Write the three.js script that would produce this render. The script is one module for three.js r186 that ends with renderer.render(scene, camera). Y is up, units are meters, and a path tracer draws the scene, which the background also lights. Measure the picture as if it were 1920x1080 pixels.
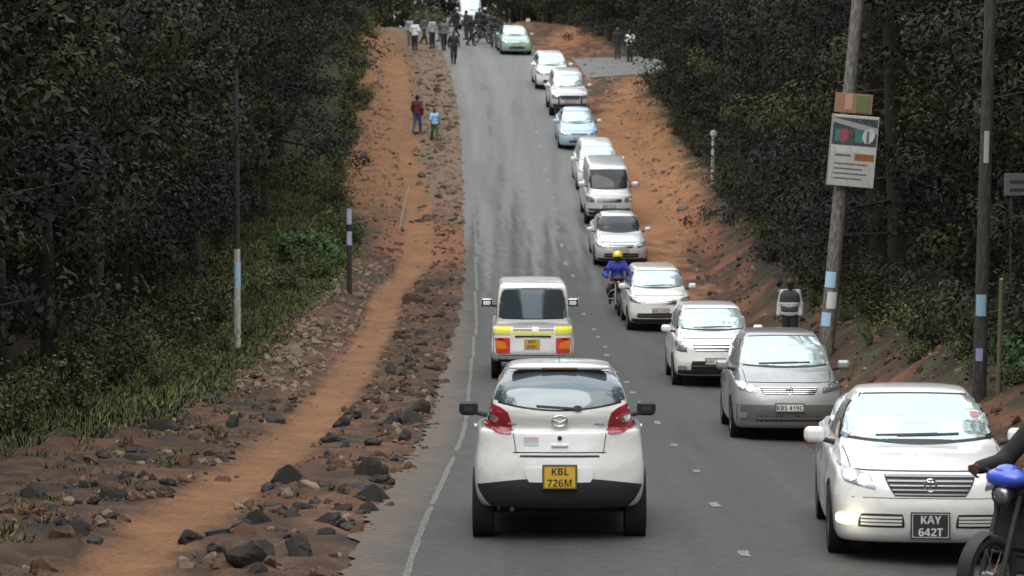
import * as THREE from 'three';
import { mergeGeometries, mergeVertices, toCreasedNormals } from 'three/addons/utils/BufferGeometryUtils.js';
import { RoundedBoxGeometry } from 'three/addons/geometries/RoundedBoxGeometry.js';
import { Brush, Evaluator, SUBTRACTION } from 'three-bvh-csg';
import { MeshBVH } from 'three-mesh-bvh';
import { createNoise2D, createNoise3D } from 'simplex-noise';

// ---------------------------------------------------------------- camera, sky, sun, exposure
const scene = new THREE.Scene();
const CAM_Y = 3.6;
const camera = new THREE.PerspectiveCamera(12.327, 16 / 9, 0.5, 3000);
camera.position.set(0, CAM_Y, 0);
camera.lookAt(-0.6, CAM_Y - 4.8, -100);
camera.focus = 34; camera.userData.fStop = 3.5;

const EXPOSURE = 1.98, SKY_LEVEL = 1.05;
function mulberry(a) { return () => { a |= 0; a = a + 0x6D2B79F5 | 0; let t = Math.imul(a ^ a >>> 15, 1 | a); t = t + Math.imul(t ^ t >>> 7, 61 | t) ^ t; return ((t ^ t >>> 14) >>> 0) / 4294967296; }; }
const noise2 = createNoise2D(mulberry(11)), noise3 = createNoise3D(mulberry(12));
const fbm2 = (x, y, o = 4) => { let s = 0, a = 0.5, f = 1; for (let i = 0; i < o; i++) { s += a * noise2(x * f, y * f); a *= 0.5; f *= 2.03; } return s; };
const fbm3 = (x, y, z, o = 4) => { let s = 0, a = 0.5, f = 1; for (let i = 0; i < o; i++) { s += a * noise3(x * f, y * f, z * f); a *= 0.5; f *= 2.03; } return s; };
const clamp = (x, a, b) => Math.min(b, Math.max(a, x)), lerp = (a, b, t) => a + (b - a) * t;
const sstep = (a, b, x) => { const t = clamp((x - a) / (b - a), 0, 1); return t * t * (3 - 2 * t); };
{ // bright overcast: even cloud, a little lighter overhead, broken by soft blue-grey patches
  const w = 512, h = 256, data = new Float32Array(w * h * 4);
  for (let j = 0; j < h; j++) for (let i = 0; i < w; i++) {
    const el = ((j + 0.5) / h - 0.5) * Math.PI, az = (i / w) * Math.PI * 2;
    const x = Math.cos(el) * Math.cos(az), y = Math.sin(el), z = Math.cos(el) * Math.sin(az);
    const k = (j * w + i) * 4;
    const hgt = Math.max(y, 0);
    const lum = SKY_LEVEL * (0.62 + 0.62 * hgt);
    const c = sstep(-0.25, 0.45, fbm3(x * 2.2, y * 3.4 + 3, z * 2.2, 5));
    const a = [0.74, 0.81, 0.90], b = [1.10, 1.05, 0.97];
    for (let q = 0; q < 3; q++) data[k + q] = y < -0.02 ? 0.12 : lum * lerp(a[q], b[q], c);
    data[k + 3] = 1;
  }
  const sky = new THREE.DataTexture(data, w, h, THREE.RGBAFormat, THREE.FloatType);
  sky.mapping = THREE.EquirectangularReflectionMapping; sky.magFilter = THREE.LinearFilter; sky.minFilter = THREE.LinearFilter;
  sky.wrapS = THREE.RepeatWrapping; sky.needsUpdate = true;
  scene.background = sky; scene.environment = sky;
}
const sun = new THREE.DirectionalLight(new THREE.Color(1.0, 0.96, 0.9), 0.9);
sun.target.position.set(0, 0, -70); sun.castShadow = true;
sun.position.set(-28, 85, -15);
sun.shadow.radius = 100; sun.shadow.mapSize.set(4096, 4096);
Object.assign(sun.shadow.camera, { left: -60, right: 60, top: 130, bottom: -130, near: 1, far: 260 });
scene.add(sun, sun.target);
const renderer = new THREE.WebGLRenderer({ antialias: true });
renderer.toneMapping = THREE.LinearToneMapping;
renderer.toneMappingExposure = EXPOSURE;
renderer.shadowMap.enabled = true;

// ---------------------------------------------------------------- helpers
const taken = new Map();
function numbered(name) { const n = taken.get(name) || 0; taken.set(name, n + 1); return n ? `${name}_${String(n).padStart(3, '0')}` : name; }
function mark(o) { o.castShadow = true; o.receiveShadow = true; return o; }
function thing(name, label, category, group) {
  const o = new THREE.Group(); o.name = numbered(name); o.userData = { label, category };
  if (group) o.userData.group = group;
  scene.add(o); return o;
}
function part(parent, name, geo, mat, label) {
  const m = mark(new THREE.Mesh(geo, mat)); m.name = name; if (label) m.userData.label = label;
  parent.add(m); return m;
}
function single(name, geo, mat, label, category, group, kind) {
  const m = mark(new THREE.Mesh(geo, mat)); m.name = numbered(name);
  if (label) m.userData.label = label; if (category) m.userData.category = category;
  if (group) m.userData.group = group; if (kind) m.userData.kind = kind;
  scene.add(m); return m;
}
function curve(pts) { // monotone cubic through [x, y] pairs
  const n = pts.length, d = [], m = [];
  for (let i = 0; i < n - 1; i++) d.push((pts[i + 1][1] - pts[i][1]) / (pts[i + 1][0] - pts[i][0]));
  for (let i = 0; i < n; i++) m.push(i === 0 ? d[0] : i === n - 1 ? d[n - 2] : d[i - 1] * d[i] <= 0 ? 0 : 2 * d[i - 1] * d[i] / (d[i - 1] + d[i]));
  return (x) => {
    if (x <= pts[0][0]) return pts[0][1] + m[0] * (x - pts[0][0]);
    if (x >= pts[n - 1][0]) return pts[n - 1][1] + m[n - 1] * (x - pts[n - 1][0]);
    let i = 0; while (x > pts[i + 1][0]) i++;
    const h = pts[i + 1][0] - pts[i][0], t = (x - pts[i][0]) / h, t2 = t * t, t3 = t2 * t;
    return (2 * t3 - 3 * t2 + 1) * pts[i][1] + (t3 - 2 * t2 + t) * h * m[i] + (-2 * t3 + 3 * t2) * pts[i + 1][1] + (t3 - t2) * h * m[i + 1];
  };
}
const rgb = (r, g, b) => new THREE.Color().setRGB(r, g, b);
const std = (r, g, b, rough = 0.8, metal = 0, more = {}) => new THREE.MeshStandardMaterial({ color: rgb(r, g, b), roughness: rough, metalness: metal, ...more });
const phys = (r, g, b, o = {}) => new THREE.MeshPhysicalMaterial({ color: rgb(r, g, b), ...o });
function geoFrom(pos, idx, extra = {}) {
  const g = new THREE.BufferGeometry();
  g.setAttribute('position', new THREE.Float32BufferAttribute(pos, 3));
  for (const k in extra) g.setAttribute(k, new THREE.Float32BufferAttribute(extra[k], k === 'uv' ? 2 : 3));
  g.setIndex(idx); g.computeVertexNormals(); return g;
}
const plain = (g) => { const q = g.index ? g.toNonIndexed() : g; for (const k of Object.keys(q.attributes)) if (!['position', 'normal'].includes(k)) q.deleteAttribute(k); return q; };
const join = (list) => mergeGeometries(list.map(plain));
const box = (w, h, d, x = 0, y = 0, z = 0, r = 0.01) => new RoundedBoxGeometry(w, h, d, 2, Math.min(r, w / 2.1, h / 2.1, d / 2.1)).translate(x, y, z);
function rod(a, b, ra, rb = ra, seg = 8) {
  const A = new THREE.Vector3(...a), B = new THREE.Vector3(...b), len = A.distanceTo(B);
  const g = new THREE.CylinderGeometry(rb, ra, len, seg, 1);
  g.applyQuaternion(new THREE.Quaternion().setFromUnitVectors(new THREE.Vector3(0, 1, 0), B.clone().sub(A).normalize()));
  return g.translate((A.x + B.x) / 2, (A.y + B.y) / 2, (A.z + B.z) / 2);
}
const ball = (r, x, y, z, sx = 1, sy = 1, sz = 1, w = 12, h = 8) => new THREE.SphereGeometry(r, w, h).scale(sx, sy, sz).translate(x, y, z);
const ring = (R, r, x, y, z, a = 20, b = 8) => new THREE.TorusGeometry(R, r, b, a).rotateY(Math.PI / 2).translate(x, y, z);
function noiseTexture(size, fn, srgb = true) {
  const d = new Uint8Array(size * size * 4);
  for (let j = 0; j < size; j++) for (let i = 0; i < size; i++) { const c = fn(i / size, j / size, i, j), k = (j * size + i) * 4; d[k] = c[0]; d[k + 1] = c[1]; d[k + 2] = c[2]; d[k + 3] = 255; }
  const t = new THREE.DataTexture(d, size, size); t.wrapS = t.wrapT = THREE.RepeatWrapping; t.magFilter = THREE.LinearFilter; t.minFilter = THREE.LinearMipmapLinearFilter; t.generateMipmaps = true;
  if (srgb) t.colorSpace = THREE.SRGBColorSpace; t.needsUpdate = true; return t;
}
const tileNoise = (u, v, f, s) => { // noise that repeats at the texture's edge
  const a = u * 2 * Math.PI, b = v * 2 * Math.PI, R = f / (2 * Math.PI);
  return noise3(Math.cos(a) * R + s, Math.sin(a) * R + Math.cos(b) * R * 1.7, Math.sin(b) * R * 1.7 + s * 2);
};

// ---------------------------------------------------------------- lie of the land (d = metres ahead of the camera)
const below = curve([[-60, 3.2], [15, 3.5], [20, 3.55], [25, 3.6], [32, 3.85], [42, 4.22], [55, 4.45], [69, 4.4], [76, 4.0], [80, 3.65], [85, 3.14], [92, 2.22], [100, 1.2], [108, -0.05], [118, -1.7], [132, -3.9], [143, -5.6], [165, -7.8], [185, -9.1], [200, -9.9], [240, -10.6], [700, -12]]);
const E = (d) => CAM_Y - below(d);
const mid = curve([[-60, 2.0], [25, 2.05], [40, 2.1], [52, 1.95], [69, 1.65], [84, 1.25], [93, 1.0], [101, 0.8], [111, 0.45], [121, 0.1], [132, -0.5], [143, -1.3], [165, -3.2], [185, -5.2], [210, -8.2], [260, -15]]);
const HALF = 3.7;
const bank = curve([[-60, 0.25], [28, 0.3], [42, 0.75], [55, 0.95], [72, 0.95], [88, 0.8], [100, 0.6], [120, 0.4], [132, 0.1], [145, 0.1], [160, 0.4], [300, 0.4]]);
function groundY(X, d) {
  const u = X - mid(d), e = E(d);
  const rough = 0.09 * fbm2(X * 0.9, d * 0.9, 4) + 0.06 * Math.max(-0.3, fbm2(X * 2.6, d * 2.2, 3)) + 0.02 * noise2(X * 5.5, d * 4.5);
  if (Math.abs(u) < HALF - 0.75) return e - 0.06;
  if (u < 0) {
    const l = -u - HALF, off = sstep(-0.35 - 0.4 * sstep(58, 86, d), 0.5 - 0.4 * sstep(58, 86, d), l);
    const path = Math.exp(-Math.pow((l - pathL(d)) / 0.5, 2));
    const ridge = 0.16 * Math.exp(-Math.pow((l - pathL(d) - 1.4) / 0.5, 2)) * sstep(45, 55, d);
    const rise = 0.05 * Math.max(0, l - 4.5) + 0.5 * sstep(2.8, 5.5, l) * sstep(92, 106, d);
    return e - 0.055 + off * (rough * (1 - 0.75 * path) + 0.03 - 0.07 * path + ridge) + rise;
  }
  const r = u - HALF, off = sstep(-0.35, 0.4, r);
  const y = e - 0.055 + off * (rough * 1.2 + 0.02) + bank(d) * sstep(0.4, 2.1, r) + 0.03 * Math.max(0, r - 3), q = d - 0.1 * r;
  return lerp(y, e - 0.15, sstep(132.4, 133.6, q) * sstep(143.8, 142.6, q) * sstep(-0.3, 0, r)); // level where the side road joins
}
const pathL = curve([[10, 2.15], [30, 1.95], [60, 1.95], [76, 1.85], [86, 1.05], [93, 1.1], [108, 1.6], [126, 2.1], [150, 2.2]]);

// ---------------------------------------------------------------- ground
function axis(a, b, step, lo, hi, grow) {
  const v = []; for (let x = a; x <= b + 1e-6; x += step) v.push(x);
  let s = step; while (v[v.length - 1] < hi) { s *= grow; v.push(v[v.length - 1] + s); }
  s = step; while (v[0] > lo) { s *= grow; v.unshift(v[0] - s); }
  return v;
}
{
  const xs = axis(-13, 13, 0.2, -700, 700, 1.17), ds = axis(18, 150, 0.3, -120, 900, 1.12);
  const pos = [], col = [], uv = [], idx = [];
  const mix = (a, b, t) => [lerp(a[0], b[0], t), lerp(a[1], b[1], t), lerp(a[2], b[2], t)];
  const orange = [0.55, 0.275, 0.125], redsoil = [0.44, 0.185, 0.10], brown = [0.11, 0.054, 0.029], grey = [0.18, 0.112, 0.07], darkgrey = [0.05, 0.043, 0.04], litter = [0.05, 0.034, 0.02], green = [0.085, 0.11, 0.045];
  for (const d of ds) for (const X of xs) {
    const u = X - mid(d), n = fbm2(X * 0.55 + 9, d * 0.4, 4), m = fbm2(X * 1.7, d * 1.5 + 40, 4), q = noise2(X * 5, d * 4);
    let c;
    if (u < 0) {
      const l = -u - HALF, far = sstep(88, 100, d);
      c = mix(brown, grey, sstep(-0.25, 0.35, m));
      c = mix(c, darkgrey, sstep(0.15, 0.45, n + 0.15 * q) * (1 - far) * 0.85);
      c = mix(c, [0.34, 0.255, 0.18], 0.85 * far * sstep(2.2, 0.9, l + 0.4 * m));
      c = mix(c, mix(orange, brown, 0.3 + 0.3 * m), far * sstep(0.9, 2.2, l + 0.5 * m));
      c = mix(c, redsoil, sstep(0.25, 0.55, noise2(X * 0.35, d * 0.16 + 7)) * 0.28);
      c = mix(c, redsoil, sstep(1.0, 0.55, Math.hypot((d - 88.5) / 6, (l - 0.8) / 2) + 0.4 * m) * 0.9);
      const p = Math.abs(l - pathL(d)) / (0.42 + 0.1 * m);
      c = mix(c, mix(mix(orange, brown, 0.14 + 0.3 * n), grey, 0.2 + 0.3 * q), sstep(1.35, 0.75, p + 0.12 * q));
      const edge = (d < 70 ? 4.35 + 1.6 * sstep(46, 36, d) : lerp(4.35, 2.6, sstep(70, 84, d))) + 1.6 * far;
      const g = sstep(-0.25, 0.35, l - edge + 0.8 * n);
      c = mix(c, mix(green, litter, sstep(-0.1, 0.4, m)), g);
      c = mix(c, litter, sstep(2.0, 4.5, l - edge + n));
    } else {
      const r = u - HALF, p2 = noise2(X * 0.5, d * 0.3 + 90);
      const lateriteAndShade = sstep(-0.3, 0.4, noise2(X * 0.12 + 4.2, d * 0.021 + 15) + 0.6 * n + 0.25 * q);  // soil patches, offset so tree shade on the near bank is painted in
      c = mix(mix(brown, grey, 0.6 * sstep(-0.3, 0.3, m)), orange, lateriteAndShade);
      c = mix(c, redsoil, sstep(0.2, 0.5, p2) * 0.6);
      const edge = d < 78 ? 1.2 : lerp(1.2, 1.75, sstep(78, 90, d)) + (d > 128 ? 0.6 : 0);  // litter spreads further over the near bank, colouring in its shade too
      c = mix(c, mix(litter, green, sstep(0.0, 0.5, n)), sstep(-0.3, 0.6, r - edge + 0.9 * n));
    }
    const k = 1 + 0.22 * m + 0.12 * q;
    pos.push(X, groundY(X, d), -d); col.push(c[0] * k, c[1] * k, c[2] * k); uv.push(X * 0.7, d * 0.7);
  }
  const nx = xs.length;
  for (let j = 0; j < ds.length - 1; j++) for (let i = 0; i < nx - 1; i++) { const a = j * nx + i; idx.push(a, a + 1, a + nx, a + 1, a + nx + 1, a + nx); }
  const tex = noiseTexture(512, (u, v) => { const k = 205 + 30 * tileNoise(u, v, 18, 1) + 26 * tileNoise(u, v, 60, 5) + 16 * tileNoise(u, v, 140, 9); const g = clamp(k, 90, 255); return [g, g * 0.985, g * 0.97]; });
  const bump = noiseTexture(512, (u, v) => { const g = clamp(128 + 60 * tileNoise(u, v, 22, 3) + 45 * tileNoise(u, v, 70, 8), 0, 255); return [g, g, g]; }, false);
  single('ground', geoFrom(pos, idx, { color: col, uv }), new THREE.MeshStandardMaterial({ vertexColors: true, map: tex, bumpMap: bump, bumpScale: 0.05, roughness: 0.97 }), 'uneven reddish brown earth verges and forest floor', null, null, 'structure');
}

// ---------------------------------------------------------------- road
const asphaltTex = noiseTexture(512, (u, v) => { const g = clamp(200 + 24 * tileNoise(u, v, 40, 2) + 30 * tileNoise(u, v, 130, 6) + 14 * tileNoise(u, v, 9, 4), 70, 255); return [g, g, g]; });
const asphaltBump = noiseTexture(512, (u, v) => { const g = clamp(128 + 70 * tileNoise(u, v, 120, 12) + 40 * tileNoise(u, v, 50, 3), 0, 255); return [g, g, g]; }, false);
const asphalt = new THREE.MeshStandardMaterial({ vertexColors: true, map: asphaltTex, bumpMap: asphaltBump, bumpScale: 0.012, roughness: 0.82 });
const roadY = (X, d) => E(d) - 0.018 * Math.abs(X - mid(d)) - 0.012 * (X - mid(d));
const road = (() => {
  const pos = [], col = [], uv = [], idx = []; const nu = 44; let rows = 0;
  for (let d = -60; d < 214; d += d < 20 ? 1 : d < 110 ? 0.2 : 0.5, rows++) for (let i = 0; i <= nu; i++) {
    let f = i / nu * 2 - 1; const eL = HALF - 0.45 * sstep(58, 86, d) + 0.14 * fbm2(d * 0.5, 3, 3) + 0.06 * noise2(d * 2.2, 8), eR = HALF + 0.2 * fbm2(d * 0.4, 13, 3);
    const u = f < 0 ? f * eL : f * eR, X = mid(d) + u;
    const track = Math.exp(-Math.pow((Math.abs(Math.abs(u) - 1.8) - 0.75) / 0.32, 2));
    const n = 0.6 * fbm2(X * 2.2, d * 0.05, 4), patch = sstep(0.25, 0.4, fbm2(X * 0.5 + 20, d * 0.03, 3));
    const worn = sstep(78, 97, d + 26 * fbm2(X * 2.2, d * 0.018 + 77, 4));
    let a = lerp(0.1, 0.25, worn) * (1 + 0.22 * n) * (1 + 0.14 * track) + 0.02 * sstep(2.9, 3.6, Math.abs(u));
    a *= lerp(1, 0.8, patch * 0.8);
    const oil = Math.exp(-Math.pow((Math.abs(u) - 1.8) / 0.35, 2)) * sstep(-0.1, 0.5, fbm2(u * 3, d * 0.09 + 50, 4));
    a *= 1 - 0.36 * oil;
    const dust = sstep(2.9, HALF, Math.abs(u) + 0.5 * fbm2(X * 1.5, d * 0.6 + 9, 3)) * 0.7;
    pos.push(X, roadY(X, d), -d); col.push(lerp(a, 0.24, dust), lerp(a * 0.995, 0.17, dust), lerp(a * 0.99, 0.115, dust)); uv.push(u * 0.5, d * 0.5);
  }
  for (let j = 0; j < rows - 1; j++) for (let i = 0; i < nu; i++) { const a = j * (nu + 1) + i; idx.push(a, a + 1, a + nu + 1, a + 1, a + nu + 2, a + nu + 1); }
  return single('road', geoFrom(pos, idx, { color: col, uv }), asphalt, 'worn two-lane asphalt road dipping then climbing a hill', null, null, 'structure');
})();
{ // side road joining near the top of the climb
  const pos = [], col = [], uv = [], idx = []; const nu = 20, nd = 16;
  for (let j = 0; j <= nd; j++) for (let i = 0; i <= nu; i++) {
    const d0 = 134 + 8 * j / nd, X = mid(d0) + 3.5 + 4.6 * i / nu, d = d0 + 0.12 * i, flare = 0;
    pos.push(X, E(d) - 0.116, -d);
    const a = 0.22 * (1 + 0.2 * fbm2(X, d, 3)); col.push(a, a, a); uv.push(X * 0.5, d * 0.5);
  }
  for (let j = 0; j < nd; j++) for (let i = 0; i < nu; i++) { const a = j * (nu + 1) + i; idx.push(a, a + 1, a + nu + 1, a + 1, a + nu + 2, a + nu + 1); }
  single('side_road', geoFrom(pos, idx, { color: col, uv }), asphalt, 'short asphalt side road joining on the right', null, null, 'structure');
}
const paintTex = noiseTexture(256, (u, v) => { const g = clamp(215 + 60 * tileNoise(u, v, 14, 2) + 40 * tileNoise(u, v, 50, 6), 90, 255); return [g, g, g * 0.97]; });
const linePaint = new THREE.MeshStandardMaterial({ color: rgb(0.2, 0.197, 0.185), map: paintTex, roughness: 0.8 });
const dashPaint = new THREE.MeshStandardMaterial({ color: rgb(0.29, 0.28, 0.25), map: paintTex, roughness: 0.8 });
function strip(d0, d1, u0, w, rag, seed, ends = 0.45) {
  const pos = [], uv = [], idx = [], n = Math.max(6, Math.ceil((d1 - d0) / 0.25));
  for (let i = 0; i <= n; i++) {
    const d = lerp(d0, d1, i / n), end = i === 0 || i === n ? ends : 1;
    for (const s of [-1, 1]) { const u = u0 + s * w / 2 * end * (1 + rag * noise2(d * 1.9, seed + s * 7)), X = mid(d) + u; pos.push(X, roadY(X, d) + 0.007, -d); uv.push(u * 2, d * 0.8); }
  }
  for (let i = 0; i < n; i++) idx.push(i * 2, i * 2 + 1, i * 2 + 2, i * 2 + 1, i * 2 + 3, i * 2 + 2);
  return geoFrom(pos, idx, { uv });
}
{
  const rnd = mulberry(5);
  for (let d = 10; d < 150;) { const len = 2 + rnd() * 6; part(road, 'edge_line', strip(d, d + len, lerp(-3.1, -2.85, sstep(50, 90, d)), 0.065, 0.35, d), linePaint); d += len + 0.1 + (rnd() < 0.4 ? rnd() * 1.2 : 0); }
  for (let d = 24; d < 120; d += 2.4 + rnd() * 2.6) part(road, 'centre_dash', strip(d, d + 0.35 + rnd() * 0.4, (rnd() - 0.5) * 0.16, 0.1, 0.45, d * 3, 0.8), dashPaint);
}

// ---------------------------------------------------------------- trees and undergrowth
const barkTex = noiseTexture(256, (u, v) => { const g = clamp(170 + 50 * tileNoise(u, v * 0.35, 26, 3) + 40 * tileNoise(u, v, 60, 7), 40, 255); return [g, g * 0.96, g * 0.9]; });
const darkBark = new THREE.MeshStandardMaterial({ color: rgb(0.055, 0.049, 0.043), map: barkTex, roughness: 0.95 });
const paleBark = new THREE.MeshStandardMaterial({ color: rgb(0.095, 0.09, 0.082), map: barkTex, roughness: 0.9 });
const leafMat = new THREE.MeshPhysicalMaterial({ vertexColors: true, roughness: 0.85, specularIntensity: 0.3, side: THREE.DoubleSide });
function tube(points, radii, seg = 8) { // tapered limb
  const c = new THREE.CatmullRomCurve3(points.map((p) => new THREE.Vector3(...p))), n = points.length * 3, pos = [], uv = [], idx = [];
  const fr = c.computeFrenetFrames(n, false);
  for (let i = 0; i <= n; i++) {
    const p = c.getPoint(i / n), f = i / n * (radii.length - 1), k = Math.min(Math.floor(f), radii.length - 2), r = lerp(radii[k], radii[k + 1], f - k);
    for (let j = 0; j <= seg; j++) { const a = j / seg * Math.PI * 2, q = p.clone().addScaledVector(fr.normals[i], Math.cos(a) * r).addScaledVector(fr.binormals[i], Math.sin(a) * r); pos.push(q.x, q.y, q.z); uv.push(j / seg * 2, i / n * c.getLength() * 0.6); }
  }
  for (let i = 0; i < n; i++) for (let j = 0; j < seg; j++) { const a = i * (seg + 1) + j; idx.push(a, a + 1, a + seg + 1, a + 1, a + seg + 2, a + seg + 1); }
  return geoFrom(pos, idx, { uv });
}
class Leaves {
  constructor(rnd) { this.p = []; this.n = []; this.c = []; this.r = rnd; }
  leaf(x, y, z, len, wid, droop, col, out) { // a folded blade whose face looks roughly outwards, as leaves turn to the light
    const r = this.r, N = new THREE.Vector3(out[0] + (r() - 0.5) * 1.1, out[1] + 0.45 + (r() - 0.5) * 1.1, out[2] + (r() - 0.5) * 1.1).normalize();
    const D = new THREE.Vector3(r() - 0.5, r() - 0.5 - droop * 0.6, r() - 0.5).projectOnPlane(N).normalize(), S = N.clone().cross(D);
    const A = new THREE.Vector3(x, y, z), B = A.clone().addScaledVector(D, len * 0.5), T = A.clone().addScaledVector(D, len).addScaledVector(N, -len * 0.15);
    const L = B.clone().addScaledVector(S, wid / 2).addScaledVector(N, len * 0.05), R = B.clone().addScaledVector(S, -wid / 2).addScaledVector(N, len * 0.05);
    for (const q of [A, R, L, R, T, L]) { this.p.push(q.x, q.y, q.z); this.n.push(N.x, N.y, N.z); this.c.push(col[0], col[1], col[2]); }
  }
  clump(x, y, z, rad, count, len, wid, droop, col, flat = 0.8) {
    const r = this.r, tone = 0.6 + r() * 0.7;
    for (let i = 0; i < count; i++) {
      const u = r() * 2 - 1, a = r() * Math.PI * 2, q = rad * Math.cbrt(r() * 0.9 + 0.1), s = Math.sqrt(1 - u * u), k = tone * (0.82 + r() * 0.36);
      this.leaf(x + q * s * Math.cos(a), y + q * u * flat, z + q * s * Math.sin(a), len * (0.6 + r() * 0.7), wid * (0.6 + r() * 0.7), droop, [col[0] * k, col[1] * k, col[2] * k], [s * Math.cos(a), u, s * Math.sin(a)]);
    }
  }
  build() { const g = new THREE.BufferGeometry(); g.setAttribute('position', new THREE.Float32BufferAttribute(this.p, 3)); g.setAttribute('normal', new THREE.Float32BufferAttribute(this.n, 3)); g.setAttribute('color', new THREE.Float32BufferAttribute(this.c, 3)); return g; }
}
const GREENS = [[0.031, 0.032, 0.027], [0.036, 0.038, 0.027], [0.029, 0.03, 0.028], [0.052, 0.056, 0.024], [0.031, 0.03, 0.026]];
function treeShape(seed, o) {
  const rnd = mulberry(seed), L = new Leaves(rnd), wood = [], H = o.h;
  const bend = [(rnd() - 0.5) * 0.9, (rnd() - 0.5) * 0.9], at = (y) => { const t = y / H; return [bend[0] * Math.sin(t * 2.6), y, bend[1] * Math.sin(t * 2.1)]; };
  wood.push(tube([[0, -0.35, 0], at(0.4), at(H * 0.25), at(H * 0.5), at(H * 0.75), at(H * 0.97)], [o.r * 1.45, o.r * 1.05, o.r * 0.9, o.r * 0.68, o.r * 0.4, o.r * 0.12], 9));
  const nb = o.limbs;
  for (let i = 0; i < nb; i++) {
    const f = i / (nb - 1), y = lerp(o.base, H * 0.95, Math.pow(f, 0.9)) + (rnd() - 0.5) * 0.4, a = i * 2.4 + rnd() * 0.9, q = at(y);
    const len = o.reach * (o.cone ? 1 - 0.8 * f : Math.sin(Math.PI * clamp(0.22 + 0.75 * f, 0, 1))) * (0.7 + rnd() * 0.5) + 0.3;
    const up = o.up * (0.6 + rnd() * 0.8);
    const e = [q[0] + Math.cos(a) * len, y + up * len, q[2] + Math.sin(a) * len], m = [lerp(q[0], e[0], 0.5), y + up * len * 0.62 + 0.08, lerp(q[2], e[2], 0.5)];
    wood.push(tube([q, m, e], [o.r * 0.24 * (1 - 0.6 * f), o.r * 0.12 * (1 - 0.6 * f), 0.006], 5));
    const nc = Math.max(2, Math.round(len * 1.9)), col = GREENS[rnd() < 0.1 ? 3 : Math.floor(rnd() * 3 + (rnd() < 0.3 ? 1.99 : 0)) % 5];
    for (let k = 0; k < nc; k++) {
      const t = lerp(0.22, 1.12, (k + rnd() * 0.6) / nc);
      const c = t < 0.5 ? [lerp(q[0], m[0], t * 2), lerp(q[1], m[1], t * 2), lerp(q[2], m[2], t * 2)] : [lerp(m[0], e[0], t * 2 - 1), lerp(m[1], e[1], t * 2 - 1), lerp(m[2], e[2], t * 2 - 1)];
      L.clump(c[0] + (rnd() - 0.5) * 0.5, c[1] + (rnd() - 0.5) * 0.4, c[2] + (rnd() - 0.5) * 0.5, o.clump * (0.6 + rnd() * 0.7), o.per, o.leaf, o.wide, o.droop, col, 0.7);
    }
  }
  return { wood: mergeGeometries(wood), crown: L.build() };
}
const KINDS = {
  cedar: [1, 2, 3].map((s) => treeShape(100 + s, { h: 15 + s, r: 0.2, base: 1.1, limbs: 46, reach: 2.7, cone: true, up: -0.12, clump: 0.5, per: 78, leaf: 0.15, wide: 0.055, droop: 0.35 })),
  gum: [1, 2, 3].map((s) => treeShape(200 + s, { h: 16 + s, r: 0.17, base: 3.2, limbs: 34, reach: 2.6, cone: false, up: 0.35, clump: 0.56, per: 80, leaf: 0.15, wide: 0.06, droop: 0.8 })),
  broad: [1, 2, 3].map((s) => treeShape(300 + s, { h: 8 + s, r: 0.14, base: 0.6, limbs: 34, reach: 2.3, cone: false, up: 0.45, clump: 0.54, per: 84, leaf: 0.13, wide: 0.075, droop: 0.2 })),
};
const NAMES = { cedar: 'conifer_tree', gum: 'eucalyptus_tree', broad: 'leafy_tree' };
const rndT = mulberry(77);
function plantTree(kind, X, d, label, group) {
  const v = KINDS[kind][Math.floor(rndT() * 3)], t = thing(NAMES[kind], label, 'tree', group);
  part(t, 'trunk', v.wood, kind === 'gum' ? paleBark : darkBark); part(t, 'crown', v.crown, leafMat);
  const s = 0.85 + rndT() * 0.35; t.scale.set(s, s * (0.92 + rndT() * 0.2), s); t.rotation.y = rndT() * 6.28; t.position.set(X, groundY(X, d) - 0.05, -d);
}
const extra = []; // trees past the ones that are told apart: [kind, X, d]
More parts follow.
